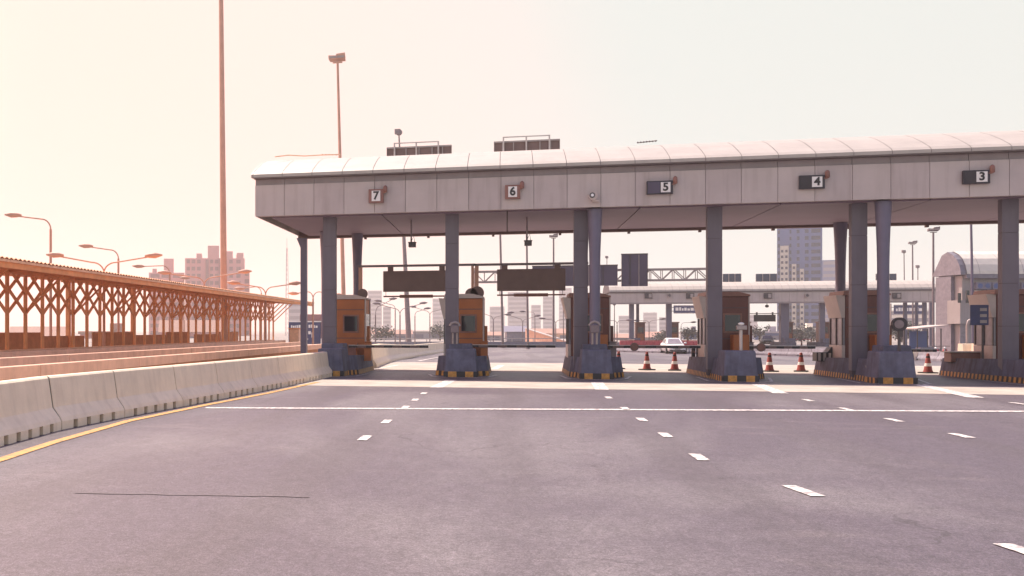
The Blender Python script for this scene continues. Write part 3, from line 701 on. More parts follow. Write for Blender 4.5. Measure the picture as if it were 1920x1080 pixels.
# brick-coloured box and blue billboard right of the walkway
P = Yp(553, 640, 72); s = thing('control_cabinet', 'plain red-brown roadside cabinet in front of the blue billboard', 'cabinet', (P.x, 72, .3))
MB().box(-.36, .36, -.3, .3, -.9, 1.42).build('body', 'parapet', s, bevel=.03); MB().box(-.30, .30, -.316, -.303, 0, 1.34).build('door', 'timber_pale', s); MB().box(-.42, .42, -.36, .36, 1.423, 1.5).build('lid', 'timber', s)
P = Yp(541, 645, 95); Q = Yp(601, 604, 95); s = thing('billboard', 'wide blue billboard with small white lettering beside the walkway end', 'billboard', (P.x, 95, P.z))
w, h = Q.x - P.x, Q.z - P.z
MB().box(0, w, 0, .15, 0, h).build('panel', 'sign_blue', s)
MB().box(-.06, w + .06, -.03, .17, h + .003, h + .12).build('top_edge', 'sign_white', s)
MB().box(w * .33, w + 1.2, .4, .6, h * .25, h * 1.36).build('rear_panel', 'block_window', s)
for q in (.1, w - .3): MB().box(q, q + .2, .16, .38, -4, h).build('leg', 'steel_dark', s)
random.seed(3)
x = .25; k = 0
while x < w - .3:
    cw = random.uniform(.10, .2)
    if random.random() > .18: MB().box(x, x + cw, -.02, -.003, h * .74, h * .74 + random.uniform(.2, .34)).build('letter', 'sign_white', s)
    x += cw + .06
for x, z, a, c in ((.62 * w, .45, .25, .3), (.72 * w, .3, .14, .5), (.55 * w, .2, .2, .12)): MB().box(x, x + a, -.02, -.003, h * z, h * z + c).build('letter', 'sign_white', s)

# ------------------------------------------------------------ masts and street lamps
def head2(s, z, m='mast', k=1.0):
    MB().box(-.5 * k, .5 * k, -.06, .06, z - .62 * k, z - .5 * k).build('cross_arm', m, s)
    for dx, tl in ((-.42, .12), (.38, -.2)):
        b = MB(); v = [(dx * k - .46 * k, -.45 * k, z - .28 * k), (dx * k + .46 * k, -.45 * k, z - .28 * k + tl * -.4), (dx * k + .4 * k, .35 * k, z - .38 * k), (dx * k - .4 * k, .35 * k, z - .38 * k)]
        v += [(p[0], p[1] - .05, p[2] + .42 * k - tl * .3) for p in v]
        b.add(v, [(3, 2, 1, 0), (4, 5, 6, 7), (0, 1, 5, 4), (1, 2, 6, 5), (2, 3, 7, 6), (3, 0, 4, 7)]); f = b.build('floodlight', m, s)
        MB().box(dx * k - .36 * k, dx * k + .36 * k, -.52 * k, -.46 * k, z - .2 * k, z + .02).build('lens', 'steel', f)
def mast(pxb, pxt, yt, d, r0, r1, m, lb, heads=0, hk=1.0, cat='mast', grp=None):
    B = gp(pxb, d); T = D(pxt, yt, d); B.z -= .0
    s = thing('light_mast', lb, cat, B, 0, grp); t = T - B
    MB().tube([(0, 0, -.05), t * .33, t * .66, t], [r0, r0 + (r1 - r0) * .33, r0 + (r1 - r0) * .66, r1], 10).build('pole', m, s)
    MB().lathe([(r0 * 1.8, -.04), (r0 * 1.8, .12), (r0 * 1.2, .2)], (0, 0, 0), 10).build('base_plate', m, s)
    if heads == 2:
        c = bpy.data.objects.new('lamp_head', None); c.location = (t.x, t.y, 0); COL.objects.link(c); c.parent = s
        for o in [head2(c, t.z + .6 * hk, m, hk)]: pass
    elif heads == 1:
        MB().ball((t.x, t.y, t.z + .25 * hk), (.45 * hk, .4 * hk, .42 * hk), 10).box(t.x - .5 * hk, t.x + .2 * hk, t.y - .45 * hk, t.y + .1, t.z + .02 * hk, t.z + .62 * hk).build('floodlight', m, s)
    return s
mast(421, 412, -260, 75, .27, .13, 'mast', 'tall thick bare mast rising out of the frame behind the lattice walkway')
mast(647, 633, 118, 88, .21, .10, 'mast', 'tall mast with twin floodlights above the left end of the canopy', 2, .85)
mast(767, 748, 252, 140, .40, .10, 'mast_grey', 'leaning thick mast whose single floodlight shows above the canopy roof', 1, 1.1)
mast(943, 937, 400, 125, .16, .12, 'mast_grey', 'thin bare mast left of the hanging camera rod, top hidden by the canopy')
mast(990, 987, 395, 118, .14, .10, 'mast_grey', 'thin bare mast in line with the right hanging camera')
mast(1038, 1038, 447, 128, .15, .10, 'mast_grey', 'mast with dark twin floodlights left of the paired columns', 2, .62)
mast(1137, 1138, 484, 165, .10, .06, 'mast_grey', 'slim mast with small head above the overhead signs', 1, .55)
mast(1057, 1056, 568, 150, .08, .05, 'mast_grey', 'short lamp mast beside the column pair, under the blank sign', 1, .5)
mast(1152, 1152, 572, 150, .09, .05, 'mast_grey', 'short lamp mast under the left end of the far canopy', 1, .5)
mast(1750, 1750, 436, 105, .13, .09, 'mast_grey', 'tallest mast with wide twin floodlights left of the arched building', 2, .62)
mast(1712, 1711, 459, 150, .13, .09, 'mast_grey', 'mast with twin floodlights behind the far canopy', 2, .65)
mast(1697, 1695, 474, 190, .12, .08, 'mast_grey', 'slim mast with one floodlight, taller of the thin pair behind the far canopy', 1, .8)
mast(1721, 1721, 502, 200, .12, .08, 'mast_grey', 'slim mast with small floodlight, lower right of the thin pair', 1, .8)
mast(1826, 1820, 380, 62, .09, .06, 'column_round', 'thin pale pole in front of the arched office building')
mast(1910, 1907, 380, 62, .09, .06, 'column_round', 'thin pale pole right of the rightmost column')

LG = 'street lamps beyond the walkway and gates'
def lamp(stem, yj, arms, d, lb, r=.07, m='mast', base=None):
    """stem pixel column, height yj of the arm joint, arm tips [(px,py)], distance d"""
    B = gp(stem, d); J = D(stem, yj, d); s = thing('street_lamp', lb, 'street lamp', B, 0, LG)
    h = J.z - B.z
    MB().tube([(0, 0, 0), (0, 0, h * .5), (0, 0, h)], [r * 1.25, r * 1.1, r], 8).build('pole', m, s)
    MB().lathe([(r * 2.2, 0), (r * 2.2, .1), (r * 1.3, .14)], (0, 0, 0), 8).build('base_plate', m, s)
    for (px, py) in arms:
        T = D(px, py, d) - B; u = Vector((T.x, T.y, 0)); L_ = u.length; u.normalize(); rise = T.z - h
        p = []
        for k in range(9):
            a = k / 8 * math.pi / 2; p.append(u * (L_ * .22 * (1 - math.cos(a))) + Vector((0, 0, h + max(rise * .55, .55) * math.sin(a))))
        p.append(u * (L_ - .3) + Vector((0, 0, T.z - .03)))
        a_ = MB().tube(p, r * .6, 6).build('arm', m, s)
        e0, e1 = u * (L_ - .75) + Vector((0, 0, T.z - .02)), u * (L_ + .15) + Vector((0, 0, T.z + .02))
        MB().tube([e0, e0.lerp(e1, .25), e0.lerp(e1, .6), e1], [.05, .12, .15, .04], 8).build('lamp_head', m, a_)
lamp(95, 430, [(14, 403)], 53, 'single arm street lamp nearest the left frame edge, tallest')
lamp(222, 485, [(152, 461)], 62, 'single arm street lamp crossing the right arm of a double lamp')
lamp(195, 512, [(92, 478), (299, 479)], 51, 'large double arm street lamp with V shaped arms above the walkway')
lamp(318, 512, [(252, 499)], 74, 'single arm street lamp in front of the left low block')
lamp(383, 535, [(300, 511), (468, 509)], 66, 'double arm street lamp in front of the pink apartment block')
lamp(345, 532, [(340, 521)], 90, 'small single arm lamp left of the tall mast', .06)
lamp(498, 553, [(430, 530), (562, 531)], 68, 'double arm street lamp between the apartment block and the end post')
lamp(490, 550, [(442, 541)], 84, 'small single arm lamp beside the double lamp right of the apartment block', .06)
lamp(587, 560, [(543, 550), (640, 553)], 80, 'double arm lamp partly behind the leftmost flared column')
lamp(704, 590, [(742, 560)], 110, 'single arm lamp just right of the leftmost booth', .07, 'mast_grey')
lamp(750, 590, [(701, 569), (799, 568)], 112, 'double arm lamp left of the leaning mast', .07, 'mast_grey')
lamp(741, 580, [(704, 564)], 118, 'single arm lamp close left of a double lamp', .06, 'mast_grey')
lamp(778, 592, [(806, 578)], 125, 'single arm lamp just right of the leaning mast', .06, 'mast_grey')
lamp(806, 592, [(770, 575), (840, 577)], 130, 'double arm lamp between the leaning mast and a column', .06, 'mast_grey')
lamp(925, 603, [(892, 583), (962, 586)], 130, 'double arm lamp right of the booth with two round plates', .06, 'mast_grey')
lamp(980, 606, [(948, 590), (1012, 592)], 135, 'double arm lamp between two thin bare masts', .06, 'mast_grey')
lamp(1003, 592, [(976, 584)], 150, 'faint single arm lamp right of the thin masts', .05, 'mast_grey')
lamp(1042, 608, [(1012, 597), (1074, 596)], 130, 'double arm lamp left of the paired columns', .06, 'mast_grey')
lamp(1157, 609, [(1130, 600), (1184, 600)], 130, 'double arm lamp right of the paired columns', .06, 'mast_grey')
lamp(1217, 608, [(1190, 601), (1247, 598)], 150, 'double arm lamp between two far booths', .06, 'mast_grey')
lamp(1277, 612, [(1304, 604)], 150, 'single arm lamp right of the white car under the far sign', .05, 'mast_grey')
# lattice radio mast, far left of the end post
P = gp(538, 420); s = thing('radio_mast', 'faint thin lattice radio mast left of the canopy end post', 'mast', P)
b = MB()
for k in range(3):
    a = k * math.tau / 3; b.tube([(1.1 * math.cos(a), 1.1 * math.sin(a), 0), (.3 * math.cos(a), .3 * math.sin(a), 37)], .07, 5)
for i in range(18):
    z = i * 2.05; r0 = 1.1 - .8 * z / 37
    for k in range(3):
        a, e = k * math.tau / 3, (k + 1) * math.tau / 3
        b.beam((r0 * math.cos(a), r0 * math.sin(a), z), (r0 * .95 * math.cos(e), r0 * .95 * math.sin(e), z + 2.05), .06, .06)
b.build('lattice_frame', 'block_grey_window', s); MB().tube([(0, 0, 36.8), (0, 0, 41)], .08, 5).build('antenna', 'block_grey_window', s)

# ------------------------------------------------------------ overhead sign truss beyond the gates
Yt = 76.0
def tx(px): return Yp(px, 500, Yt).x
zt1, zt0 = Yp(1100, 506.5, Yt).z, Yp(1100, 526.5, Yt).z
s = thing('sign_truss', 'pale steel lattice truss spanning the road behind the paired columns', 'sign gantry', (tx(1110), Yt, gz(Yt)))
xa, xb = tx(888), tx(1352); b = MB(); m = 22; st = (xb - xa) / m
for y in (Yt, Yt + .8):
    for z in (zt0, zt1): b.beam((xa, y, z), (xb, y, z), .12, .12)
    for i in range(m + 1): b.beam((xa + i * st, y, zt0), (xa + i * st, y, zt1), .05, .05)
    for i in range(m): b.beam((xa + i * st, y, zt0 if i % 2 else zt1), (xa + i * st + st, y, zt1 if i % 2 else zt0), .06, .06)
for i in range(0, m + 1): b.beam((xa + i * st, Yt, zt1), (xa + i * st, Yt + .8, zt1), .05, .05)
b.build('lattice_frame', 'steel', s, True)
for x in (xa + .15, xb - .15): MB().tube([(x, Yt + .4, gz(Yt)), (x, Yt + .4, zt1 + .3)], .16, 10).build('post', 'steel', s, True)
for x0, x1, y0, y1, lb, cl in ((998, 1158, 498, 537, 'wide dark sign back hung on the truss behind the paired columns', 'sign_slate'), (1165, 1214.5, 477, 537, 'tall square dark blue sign back hung on the truss', 'sign_slate')):
    A, B = Yp(x0, y1, Yt - .3), Yp(x1, y0, Yt - .3)
    s = thing('road_sign', lb, 'sign', (A.x, Yt - .3, A.z)); w, h = B.x - A.x, B.z - A.z
    MB().box(0, w, .0, .05, 0, h).build('panel', 'sign_backs' if False else cl, s)
    k = max(3, round(w / 1.0))
    for i in range(k + 1): MB().box(max(0, w * i / k - .025), min(w, w * i / k + .025), -.05, -.003, 0, h).build('rib', 'steel_dark' if i % 2 else 'steel', s)
    MB().box(-.02, w + .02, -.02, .07, h + .003, h + .08).build('edge', 'steel_dark', s)
    MB().box(w * .2, w * .2 + .1, .055, .25, .2, h - .2).box(w * .8, w * .8 + .1, .055, .25, .2, h - .2).build('bracket', 'steel', s)

# ------------------------------------------------------------ second toll plaza, far side
Y2 = 150.0
def fx(px): return Yp(px, 560, Y2).x
def fz(px, py): return Yp(px, py, Y2).z
x0, x1 = fx(1142), fx(1756) ; zb, zt = fz(1440, 566), fz(1440, 545)
zr1 = fz(1440, 526); g2 = gz(Y2)
s = thing('toll_canopy', 'second, smaller looking pale toll canopy far behind the main one', 'canopy', ((x0 + x1) / 2, Y2 + 5, g2))
b = MB(); m = 44
for i in range(m): b.box(x0 + (x1 - x0) * i / m + .012, x0 + (x1 - x0) * (i + 1) / m - .012, Y2, Y2 + .05, zb, zt - .25, 0)
b.box(x0, x1, Y2 + .06, Y2 + .12, zb + .05, zt - .06, 1); b.box(x0, x1, Y2 - .02, Y2 + .058, zb - .22, zb - .01, 1)
b.build('fascia', ['fascia', 'fascia_band'], s, True)
pf = [(Y2 - .25, zt), (Y2 - .2, zt + .25), (Y2 + .4, zt + .75), (Y2 + 1.6, zt + 1.15), (Y2 + 3.5, zt + 1.42), (Y2 + 5, zr1), (Y2 + 7, zt + 1.35), (Y2 + 9, zt + .9), (Y2 + 10.2, zt)]
b = MB()
for i in range(m):
    a, e = x0 + (x1 - x0) * i / m + .008, x0 + (x1 - x0) * (i + 1) / m - .008; n = len(pf)
    b.add([(a, *p) for p in pf] + [(e, *p) for p in pf], [(j, n + j, n + j + 1, j + 1) for j in range(n - 1)])
b.prism([(p[0], p[1] - .04) for p in pf], 'x', x0 + .01, x1 - .01, 1)
b.build('roof', ['roof', 'groove'], s, True)
MB().box(x0 + .1, x1 - .1, Y2 + .13, Y2 + 9.9, zb + .05, zb + .12).build('soffit', 'soffit', s, True)
for px, w, yy in ((1184, 8, 2), (1195.5, 5, 8.5), (1254, 9, 2), (1344, 8, 2), (1470, 13, 2), (1541, 8, 2), (1612, 8, 2), (1655, 9, 8.5), (1697, 5, 2), (1718, 4, 8.5), (1733, 5, 2), (1746, 6, 8.5)):
    P = Yp(px, 600, Y2 + yy); r = w / 1870 * 150 / 2
    MB().box(P.x - r, P.x + r, P.y - r, P.y + r, g2, zb + .05).build('column', 'column_round', s, True)
isl = None
fk = [(1184, 'far toll island left of the white car, with a striped orange booth'), (1254, 'far toll island half hidden behind the white car'), (1384, 'far toll island left of the dark car'), (1470, 'far toll island right of the dark car'), (1541, 'far toll island beside two distant cones'), (1610, 'far toll island behind the booth with two flared columns')]
for k, (px, lb) in enumerate(fk):
    P = Yp(px + 4, 648, Y2 + 1.5)
    if isl is None:
        isl = thing('toll_island', lb, 'toll island', (P.x, P.y, g2), 0, 'toll islands of the far plaza')
        MB().prism([(-1.0, -1.2), (-.5, -2.2), (.5, -2.2), (1.0, -1.2), (1.1, 4), (-1.1, 4)], 'z', 0, .55).build('slab', 'concrete', isl)
        MB().box(-.7, .7, -2.0, -.8, .553, 1.1).build('nose', 'concrete', isl, bevel=.06)
    else: dup(isl, (P.x, P.y, g2), lb)
bt = None
for k, (px, dx, lb) in enumerate([(1201, 0, 'far booth with an orange lower half, left of the white car'), (1264, 0, 'far dark maroon booth right above the white car'), (1398, 0, 'far booth just left of the dark car'), (1478, 0, 'far maroon booth right of a grey column, beside the dark car'), (1546, 0, 'far maroon booth near the blue tower foot'), (1618, 0, 'far booth hidden behind the flared column')]):
    P = Yp(px, 640, Y2 + 3.5)
    if bt is None:
        bt = thing('toll_booth', lb, 'toll booth', (P.x, P.y, g2 + .56), 0, 'booths of the far plaza')
        MB().box(-.62, .62, 0, 1.8, 0, 2.7).build('body', 'booth', bt, bevel=.03)
        MB().box(-.72, .72, -.1, 1.9, 2.703, 2.85).build('roof', 'booth_trim', bt)
        MB().box(-.35, .4, -.03, -.003, 1.35, 2.1).build('window', 'glass', bt)
        MB().box(-.4, .4, -.35, -.035, 0, 1.15).build('cabinet', 'booth_orange', bt)
    else: dup(bt, (P.x, P.y, g2 + .56), lb)
sgn = None
for px, lb in ((1218, 'leftmost small dark sign on the far canopy'), (1296, 'second small dark sign on the far canopy, above the blue road sign'), (1370, 'third small dark sign on the far canopy, right of a column'), (1442, 'fourth small dark sign on the far canopy, above the dark car'), (1590, 'small dark sign on the far canopy left of the square column'), (1684, 'rightmost small sign on the far canopy, with a pale tile')):
    P = Yp(px, 554.5, Y2 - .3)
    if sgn is None:
        sgn = thing('lane_sign', lb, 'lane sign', (P.x, Y2 - .3, P.z), 0, 'lane signs of the far canopy')
        MB().box(-.62, .35, 0, .28, -.38, .38).build('panel', 'sign_dark', sgn)
        MB().box(.36, .44, -.03, .28, -.42, .42).build('side_frame', 'steel', sgn)
        MB().box(-.1, .28, -.02, -.003, -.26, .26).build('tile', 'steel', sgn)
    else: dup(sgn, (P.x, Y2 - .3, P.z), lb)
for px, lb in ((1255, 'small round lamp on the far canopy between its two leftmost signs'), (1513, 'small round lamp on the far canopy in front of the tower')):
    P = Yp(px, 554, Y2 - .3); q = thing('floodlight', lb, 'lamp', P); MB().disc((0, 0, 0), .28, .3, 'y', 12).build('housing', 'steel', q); MB().disc((0, -.17, 0), .18, .02, 'y', 12).build('lens', 'steel_dark', q)
for i, (a, e, lb) in enumerate(((1355, 1390, 'left of three dark sign boards on the far canopy roof'), (1417, 1457, 'middle of three dark sign boards, left of the tower'), (1642, 1681, 'right of three dark sign boards, crossed by the flared column'))):
    A, B = Yp(a, 525, Y2 + 6), Yp(e, 513, Y2 + 6); w = B.x - A.x
    q = thing('roof_sign', lb, 'sign board', (A.x, Y2 + 6, zr1 - .3), 0); h = B.z - zr1 + .3
    MB().box(0, w, .03, .08, .3, h).build('board', 'tower_window', q)
    for k in (0, .33, .66, 1): MB().box(max(0, w * k - .04), min(w, w * k + .04), -.03, .027, 0, h).build('rib', 'steel', q)
P = Yp(1433, 597, Y2 + 6); q = thing('lane_gantry', 'far overhead bar with dark board above the dark car', 'overhead gantry', (P.x, Y2 + 6, g2))
a = Yp(1404, 588, Y2 + 6); b_ = Yp(1468, 588, Y2 + 6); z = a.z - g2
for x in (a.x, b_.x): MB().box(x - P.x - .07, x - P.x + .07, -.07, .07, 0, z - .06).build('post', 'steel_dark', q)
MB().box(a.x - P.x, b_.x - P.x, -.05, .05, z - .05, z + .05).build('beam', 'steel_dark', q)
A, B = Yp(1413, 603, Y2 + 6), Yp(1454, 590, Y2 + 6); MB().box(A.x - P.x, B.x - P.x, -.15, -.06, A.z - g2, B.z - g2).build('board', 'sign_dark', q)
for x in (A.x - P.x + .3, B.x - P.x - .5): MB().box(x, x + .22, -.1, .0, B.z - g2 + .003, z + .2).build('hanger', 'sign_dark', q)
P = Yp(1438, 574, Y2 + 3); q = thing('hanging_camera', 'tiny dark camera hanging under the far canopy above the dark car', 'camera', P)
MB().tube([(0, 0, .12), (0, 0, zb - P.z)], .04, 6).build('rod', 'steel_dark', q); MB().ball((0, 0, 0), (.28, .28, .22), 8).build('camera_box', 'dark', q)

# far blue direction signs seen under the far canopy
for a, e, y0, y1, lb in ((1263, 1311, 572, 588, 'far blue direction sign with white lettering under the far canopy, left'), (1676, 1735, 571, 590, 'far blue direction sign with white lettering under the far canopy, right')):
    Y = 185; A, B = Yp(a, y1, Y), Yp(e, y0, Y); w, h = B.x - A.x, B.z - A.z; z0 = A.z - gz(Y)
    q = thing('direction_sign', lb, 'road sign', (A.x, Y, gz(Y)))
    MB().box(0, w, 0, .08, z0, z0 + h).build('panel', 'sign_blue', q)
    MB().box(0, w, -.03, -.003, z0, z0 + .12).box(0, w, -.03, -.003, z0 + h - .12, z0 + h).build('border', 'steel_pale', q)
    random.seed(int(a)); x = .3
    while x < w - .5:
        c = random.uniform(.25, .5); MB().box(x, x + c, -.03, -.003, z0 + h * .35, z0 + h * random.uniform(.6, .74)).build('letter', 'sign_white', q); x += c + .12
    for x in (-.4, w + .2): MB().tube([(x, .15, 0), (x, .15, z0 + h + .2)], .12, 8).build('post', 'steel', q)
    MB().box(-.5, w + .3, .09, .2, z0 + h * .25, z0 + h * .33).box(-.5, w + .3, .09, .2, z0 + h * .7, z0 + h * .78).build('beam', 'steel', q)

# ------------------------------------------------------------ cars
def car(name, lb, loc, rz, paint, Ln=4.55, Wd=1.78, Ht=1.46):
    s = thing(name, lb, 'car', loc, rz)     # nose towards local -y
    # body: stations along the length, each a closed cross-section ring
    st = [(-.5, .36, .60, .60), (-.485, .24, .68, .74), (-.40, .20, .78, .90), (-.22, .18, .90, .97), (-.12, .18, .95, 1.0), (.12, .18, .97, 1.0), (.33, .18, .98, 1.0), (.44, .22, 1.0, .93), (.49, .26, .96, .82), (.5, .4, .88, .74)]
    b = MB(); v = []; hw = Wd / 2; n = 10
    for t, zl, zh, k in st:
        y = t * Ln; w = hw * k
        v += [(-w * .82, y, zl), (-w * .98, y, zl + .08), (-w, y, (zl + zh) / 2 - .02), (-w * .97, y, zh - .12), (-w * .86, y, zh - .015), (w * .86, y, zh - .015), (w * .97, y, zh - .12), (w, y, (zl + zh) / 2 - .02), (w * .98, y, zl + .08), (w * .82, y, zl)]
    f = [(i * n + j, i * n + (j + 1) % n, (i + 1) * n + (j + 1) % n, (i + 1) * n + j) for i in range(len(st) - 1) for j in range(n)]
    b.add(v, f, 0, True); b.add(v[:n], [tuple(range(n - 1, -1, -1))]); b.add(v[-n:], [tuple(range(n))]); b.build('body', paint, s)
    # cabin
    cs = [(-.19, .93, .95, .80), (-.02, Ht - .02, .95, .64), (.14, Ht, .95, .62), (.28, Ht - .06, .95, .63), (.42, .99, .95, .74)]
    b = MB(); v = []
    for t, z, zl, k in cs:
        y = t * Ln; v += [(-hw * .88, y, zl), (-hw * k, y, z - .03), (-hw * k * .9, y, z), (hw * k * .9, y, z), (hw * k, y, z - .03), (hw * .88, y, zl)]
    f = [(i * 6 + j, i * 6 + (j + 1) % 6, (i + 1) * 6 + (j + 1) % 6, (i + 1) * 6 + j) for i in range(4) for j in range(6)] + [(5, 4, 3, 2, 1, 0), tuple(range(24, 30))]
    b.add(v, f, 0, True); b.build('cabin', paint, s)
    def pane(nm, q, off):
        c = [Vector(p) for p in q]; nn = (c[1] - c[0]).cross(c[2] - c[1]).normalized() * off; b = MB(); b.add([p + nn for p in c] + [p + nn * .2 for p in c], [(0, 1, 2, 3), (7, 6, 5, 4), (0, 4, 5, 1), (1, 5, 6, 2), (2, 6, 7, 3), (3, 7, 4, 0)]); b.build(nm, 'glass_pale' if paint == 'car_white' and nm == 'windscreen' else 'glass', s)
    def cp(i, j): t, z, zl, k = cs[i]; y = t * Ln; return [(-hw * .88, y, zl), (-hw * k, y, z - .03), (-hw * k * .9, y, z), (hw * k * .9, y, z), (hw * k, y, z - .03), (hw * .88, y, zl)][j]
    def lp(a, c, t): return tuple(Vector(a).lerp(Vector(c), t))
    A, B, Cc, Dd = cp(0, 1), cp(0, 4), cp(1, 4), cp(1, 1)
    pane('windscreen', [lp(A, Cc, .06), lp(B, Dd, .06), lp(Cc, A, .08), lp(Dd, B, .08)], .03)
    for sg in (1, -1):
        j0, j1 = (5, 4) if sg > 0 else (0, 1)
        q = [lp(cp(1, j0), cp(1, j1), .1), lp(cp(3, j0), cp(3, j1), .1), lp(cp(3, j0), cp(3, j1), .88), lp(cp(1, j0), cp(1, j1), .88)]
        q = [(x + sg * .012, y, z) for x, y, z in q]
        pane('side_window', q if sg > 0 else q[::-1], .02)
        MB().ball((sg * (hw + .10), -.13 * Ln, 1.0), (.12, .07, .075), 8).box(min(sg * (hw - .12), sg * (hw + .08)), max(sg * (hw - .12), sg * (hw + .08)), -.13 * Ln - .02, -.13 * Ln + .02, .96, 1.0).build('mirror', paint, s)
        MB().box(min(sg * .5, sg * .84), max(sg * .5, sg * .84), -.487 * Ln - .02, -.45 * Ln, .60, .74).build('headlight', 'lamp_glass', s)
        for yy in (-.315, .30):
            w = MB().disc((sg * (hw - .1), yy * Ln, .32), .32, .22, 'x', 20).build('wheel', 'rubber', s)
            MB().disc((sg * (hw + .015), yy * Ln, .32), .20, .02, 'x', 14).build('rim', 'rim', w)
    MB().box(-.42, .42, -.5 * Ln - .02, -.49 * Ln + .04, .50, .62).build('grille', 'dark', s)
    MB().box(-.68, .68, -.5 * Ln - .015, -.485 * Ln + .03, .27, .36).build('air_intake', 'dark', s)
    MB().box(-.24, .24, -.5 * Ln - .035, -.5 * Ln - .022, .385, .485).build('number_plate', 'steel', s)
    return s
P = G(1262, 662.5); car('parked_car', 'white sedan coming towards the toll gates behind the red cones', P, R(1), 'car_white')
P = G(1438, 647.5); car('parked_car', 'dark sedan with pale headlamps coming out of the far toll plaza', P, R(-11), 'car_dark', 4.5, 1.8, 1.5)

# ------------------------------------------------------------ buildings
def tower(name, lb, px0, px1, ytop, d, depth, wall, win, floors, cols, z0=None, parts=(), grp=None, rz=None):
    A, B = D(px0, ytop, d), D(px1, ytop, d); w = (B - A).length * math.cos(math.atan(((px0 + px1) / 2 - CX) / F)); h = A.z + 1
    s = thing(name, lb, 'building', (A.x, A.y, -1), YAW - math.atan(((px0 + px1) / 2 - CX) / F) if rz is None else rz, grp)
    MB().box(0, w, 0, depth, 0, h).build('wall', wall, s)
    fh = h / floors
    for i in range(floors):
        z = i * fh
        for c0, c1, mm in cols: MB().box(c0 * w, c1 * w, -.12, -.01, z + fh * .28, z + fh * .8).build('window_band', win, s)
    for x0, x1, y1, dp, m in parts:       # projecting bays / roof blocks (fractions), height as fraction
        MB().box(x0 * w, x1 * w, -dp, depth * .9 if y1 > 1 else -.13, 0 if y1 <= 1 else h + .01, h * y1).build('bay' if y1 <= 1 else 'roof_block', m, s)
    return s
t = tower('office_tower', 'blue grey high rise tower partly under scaffolding, seen under the main canopy', 1457, 1541, 404, 340, 14, 'tower', 'tower_window', 18, [(.02, .06, 1), (.28, .32, 1), (.44, .5, 1), (.62, .7, 1), (.76, .96, 3)])
h = 60
A = D(1457, 404, 340); w = (D(1541, 404, 340) - A).length * math.cos(math.atan((1499 - CX) / F)); h = A.z + 1
for x0, x1, z1 in ((.07, .26, .75), (.33, .43, .60), (.51, .6, .56)):
    MB().box(x0 * w, x1 * w, -.9, -.05, 0, h * z1).build('pale_bay', 'tower_pale', t)
    for k in range(int(22 * z1)):
        c = 2 if x1 - x0 > .15 else 1
        for j in range(c): MB().box((x0 + (x1 - x0) * (j + .2) / c) * w, (x0 + (x1 - x0) * (j + .75) / c) * w, -1.0, -.91, h / 22 * (k + .3), h / 22 * (k + .75)).build('window', 'tower_window', t)
tower('office_tower', 'lower pale blue block directly right of the tall tower', 1541, 1570, 488, 560, 16, 'tower', 'block_grey_window', 12, [(.1, .9, 4)])
A = D(279, 511, 430)
t = tower('apartment_block', 'pink stepped apartment block behind the tall bare mast', 347, 459, 484, 430, 18, 'block_pink', 'block_window', 11, [(.03, .08, 2), (.11, .17, 2), (.2, .26, 2), (.42, .47, 2), (.5, .56, 2), (.63, .69, 3), (.74, .80, 1), (.86, .93, 3)], parts=((.19, .28, 1.06, 0, 'block_pink'), (.38, .57, 1.16, 0, 'block_pink'), (.66, .8, 1.09, 0, 'block_pink'), (.87, .98, 1.07, 0, 'block_pink'), (.345, .39, .98, 1.2, 'block_window'), (.57, .61, 1.0, 1.2, 'block_window')))
tower('apartment_block', 'lower pink wing left of the stepped apartment block', 279, 346, 511, 440, 16, 'block_pink', 'block_window', 9, [(.05, .3, 3), (.36, .6, 3), (.68, .95, 3)], parts=((.42, .7, 1.22, 0, 'block_pink'), (.1, .22, 1.06, 0, 'block_pink')))
tower('apartment_block', 'lower pink wing right of the tall bare mast', 455, 468, 507, 436, 16, 'block_pink', 'block_window', 9, [(.1, .9, 2)])
hz_ = [(541, 566, 565, 600), (690, 716, 545, 900), (718, 733, 575, 850), (811, 835, 560, 950), (860, 905, 585, 1000), (918, 946, 575, 900), (952, 990, 548, 850), (996, 1014, 572, 950), (1018, 1036, 556, 900), (1048, 1072, 540, 1000), (1120, 1142, 580, 1000), (1160, 1182, 592, 900), (1206, 1232, 586, 1000), (1236, 1252, 595, 700), (1318, 1345, 586, 900), (1404, 1420, 590, 800), (1545, 1562, 580, 800), (1574, 1600, 570, 850), (1660, 1745, 582, 420)]
nm = ['beside the end post of the main canopy', 'right of the leftmost booth', 'behind the double lamp near the leftmost booth', 'left of the second column', 'behind the booth with two round plates', 'right of the booth with two round plates', 'between the two thin masts, widest', 'right of the thin masts, narrow', 'left of the twin floodlight mast', 'left of the paired columns', 'right of the paired columns', 'above the orange far booth', 'behind the far double lamp', 'above the white car', 'below the right end of the far road sign', 'left of the far overhead bar', 'below the blue tower', 'right of the pale blue block', 'low and white behind the far right road sign']
for (a, e, y, d), q in zip(hz_, nm):
    fl = max(4, int((620 - y) / 1870 * d / 3.4)); white = d == 420
    tower('distant_building', f'hazy distant block {q}', a, e, y, d, 20, 'office_roof' if white else 'block_grey', 'block_grey_window', fl, [(.06, .94, 10 if white else 5)], grp='hazy blocks on the skyline')
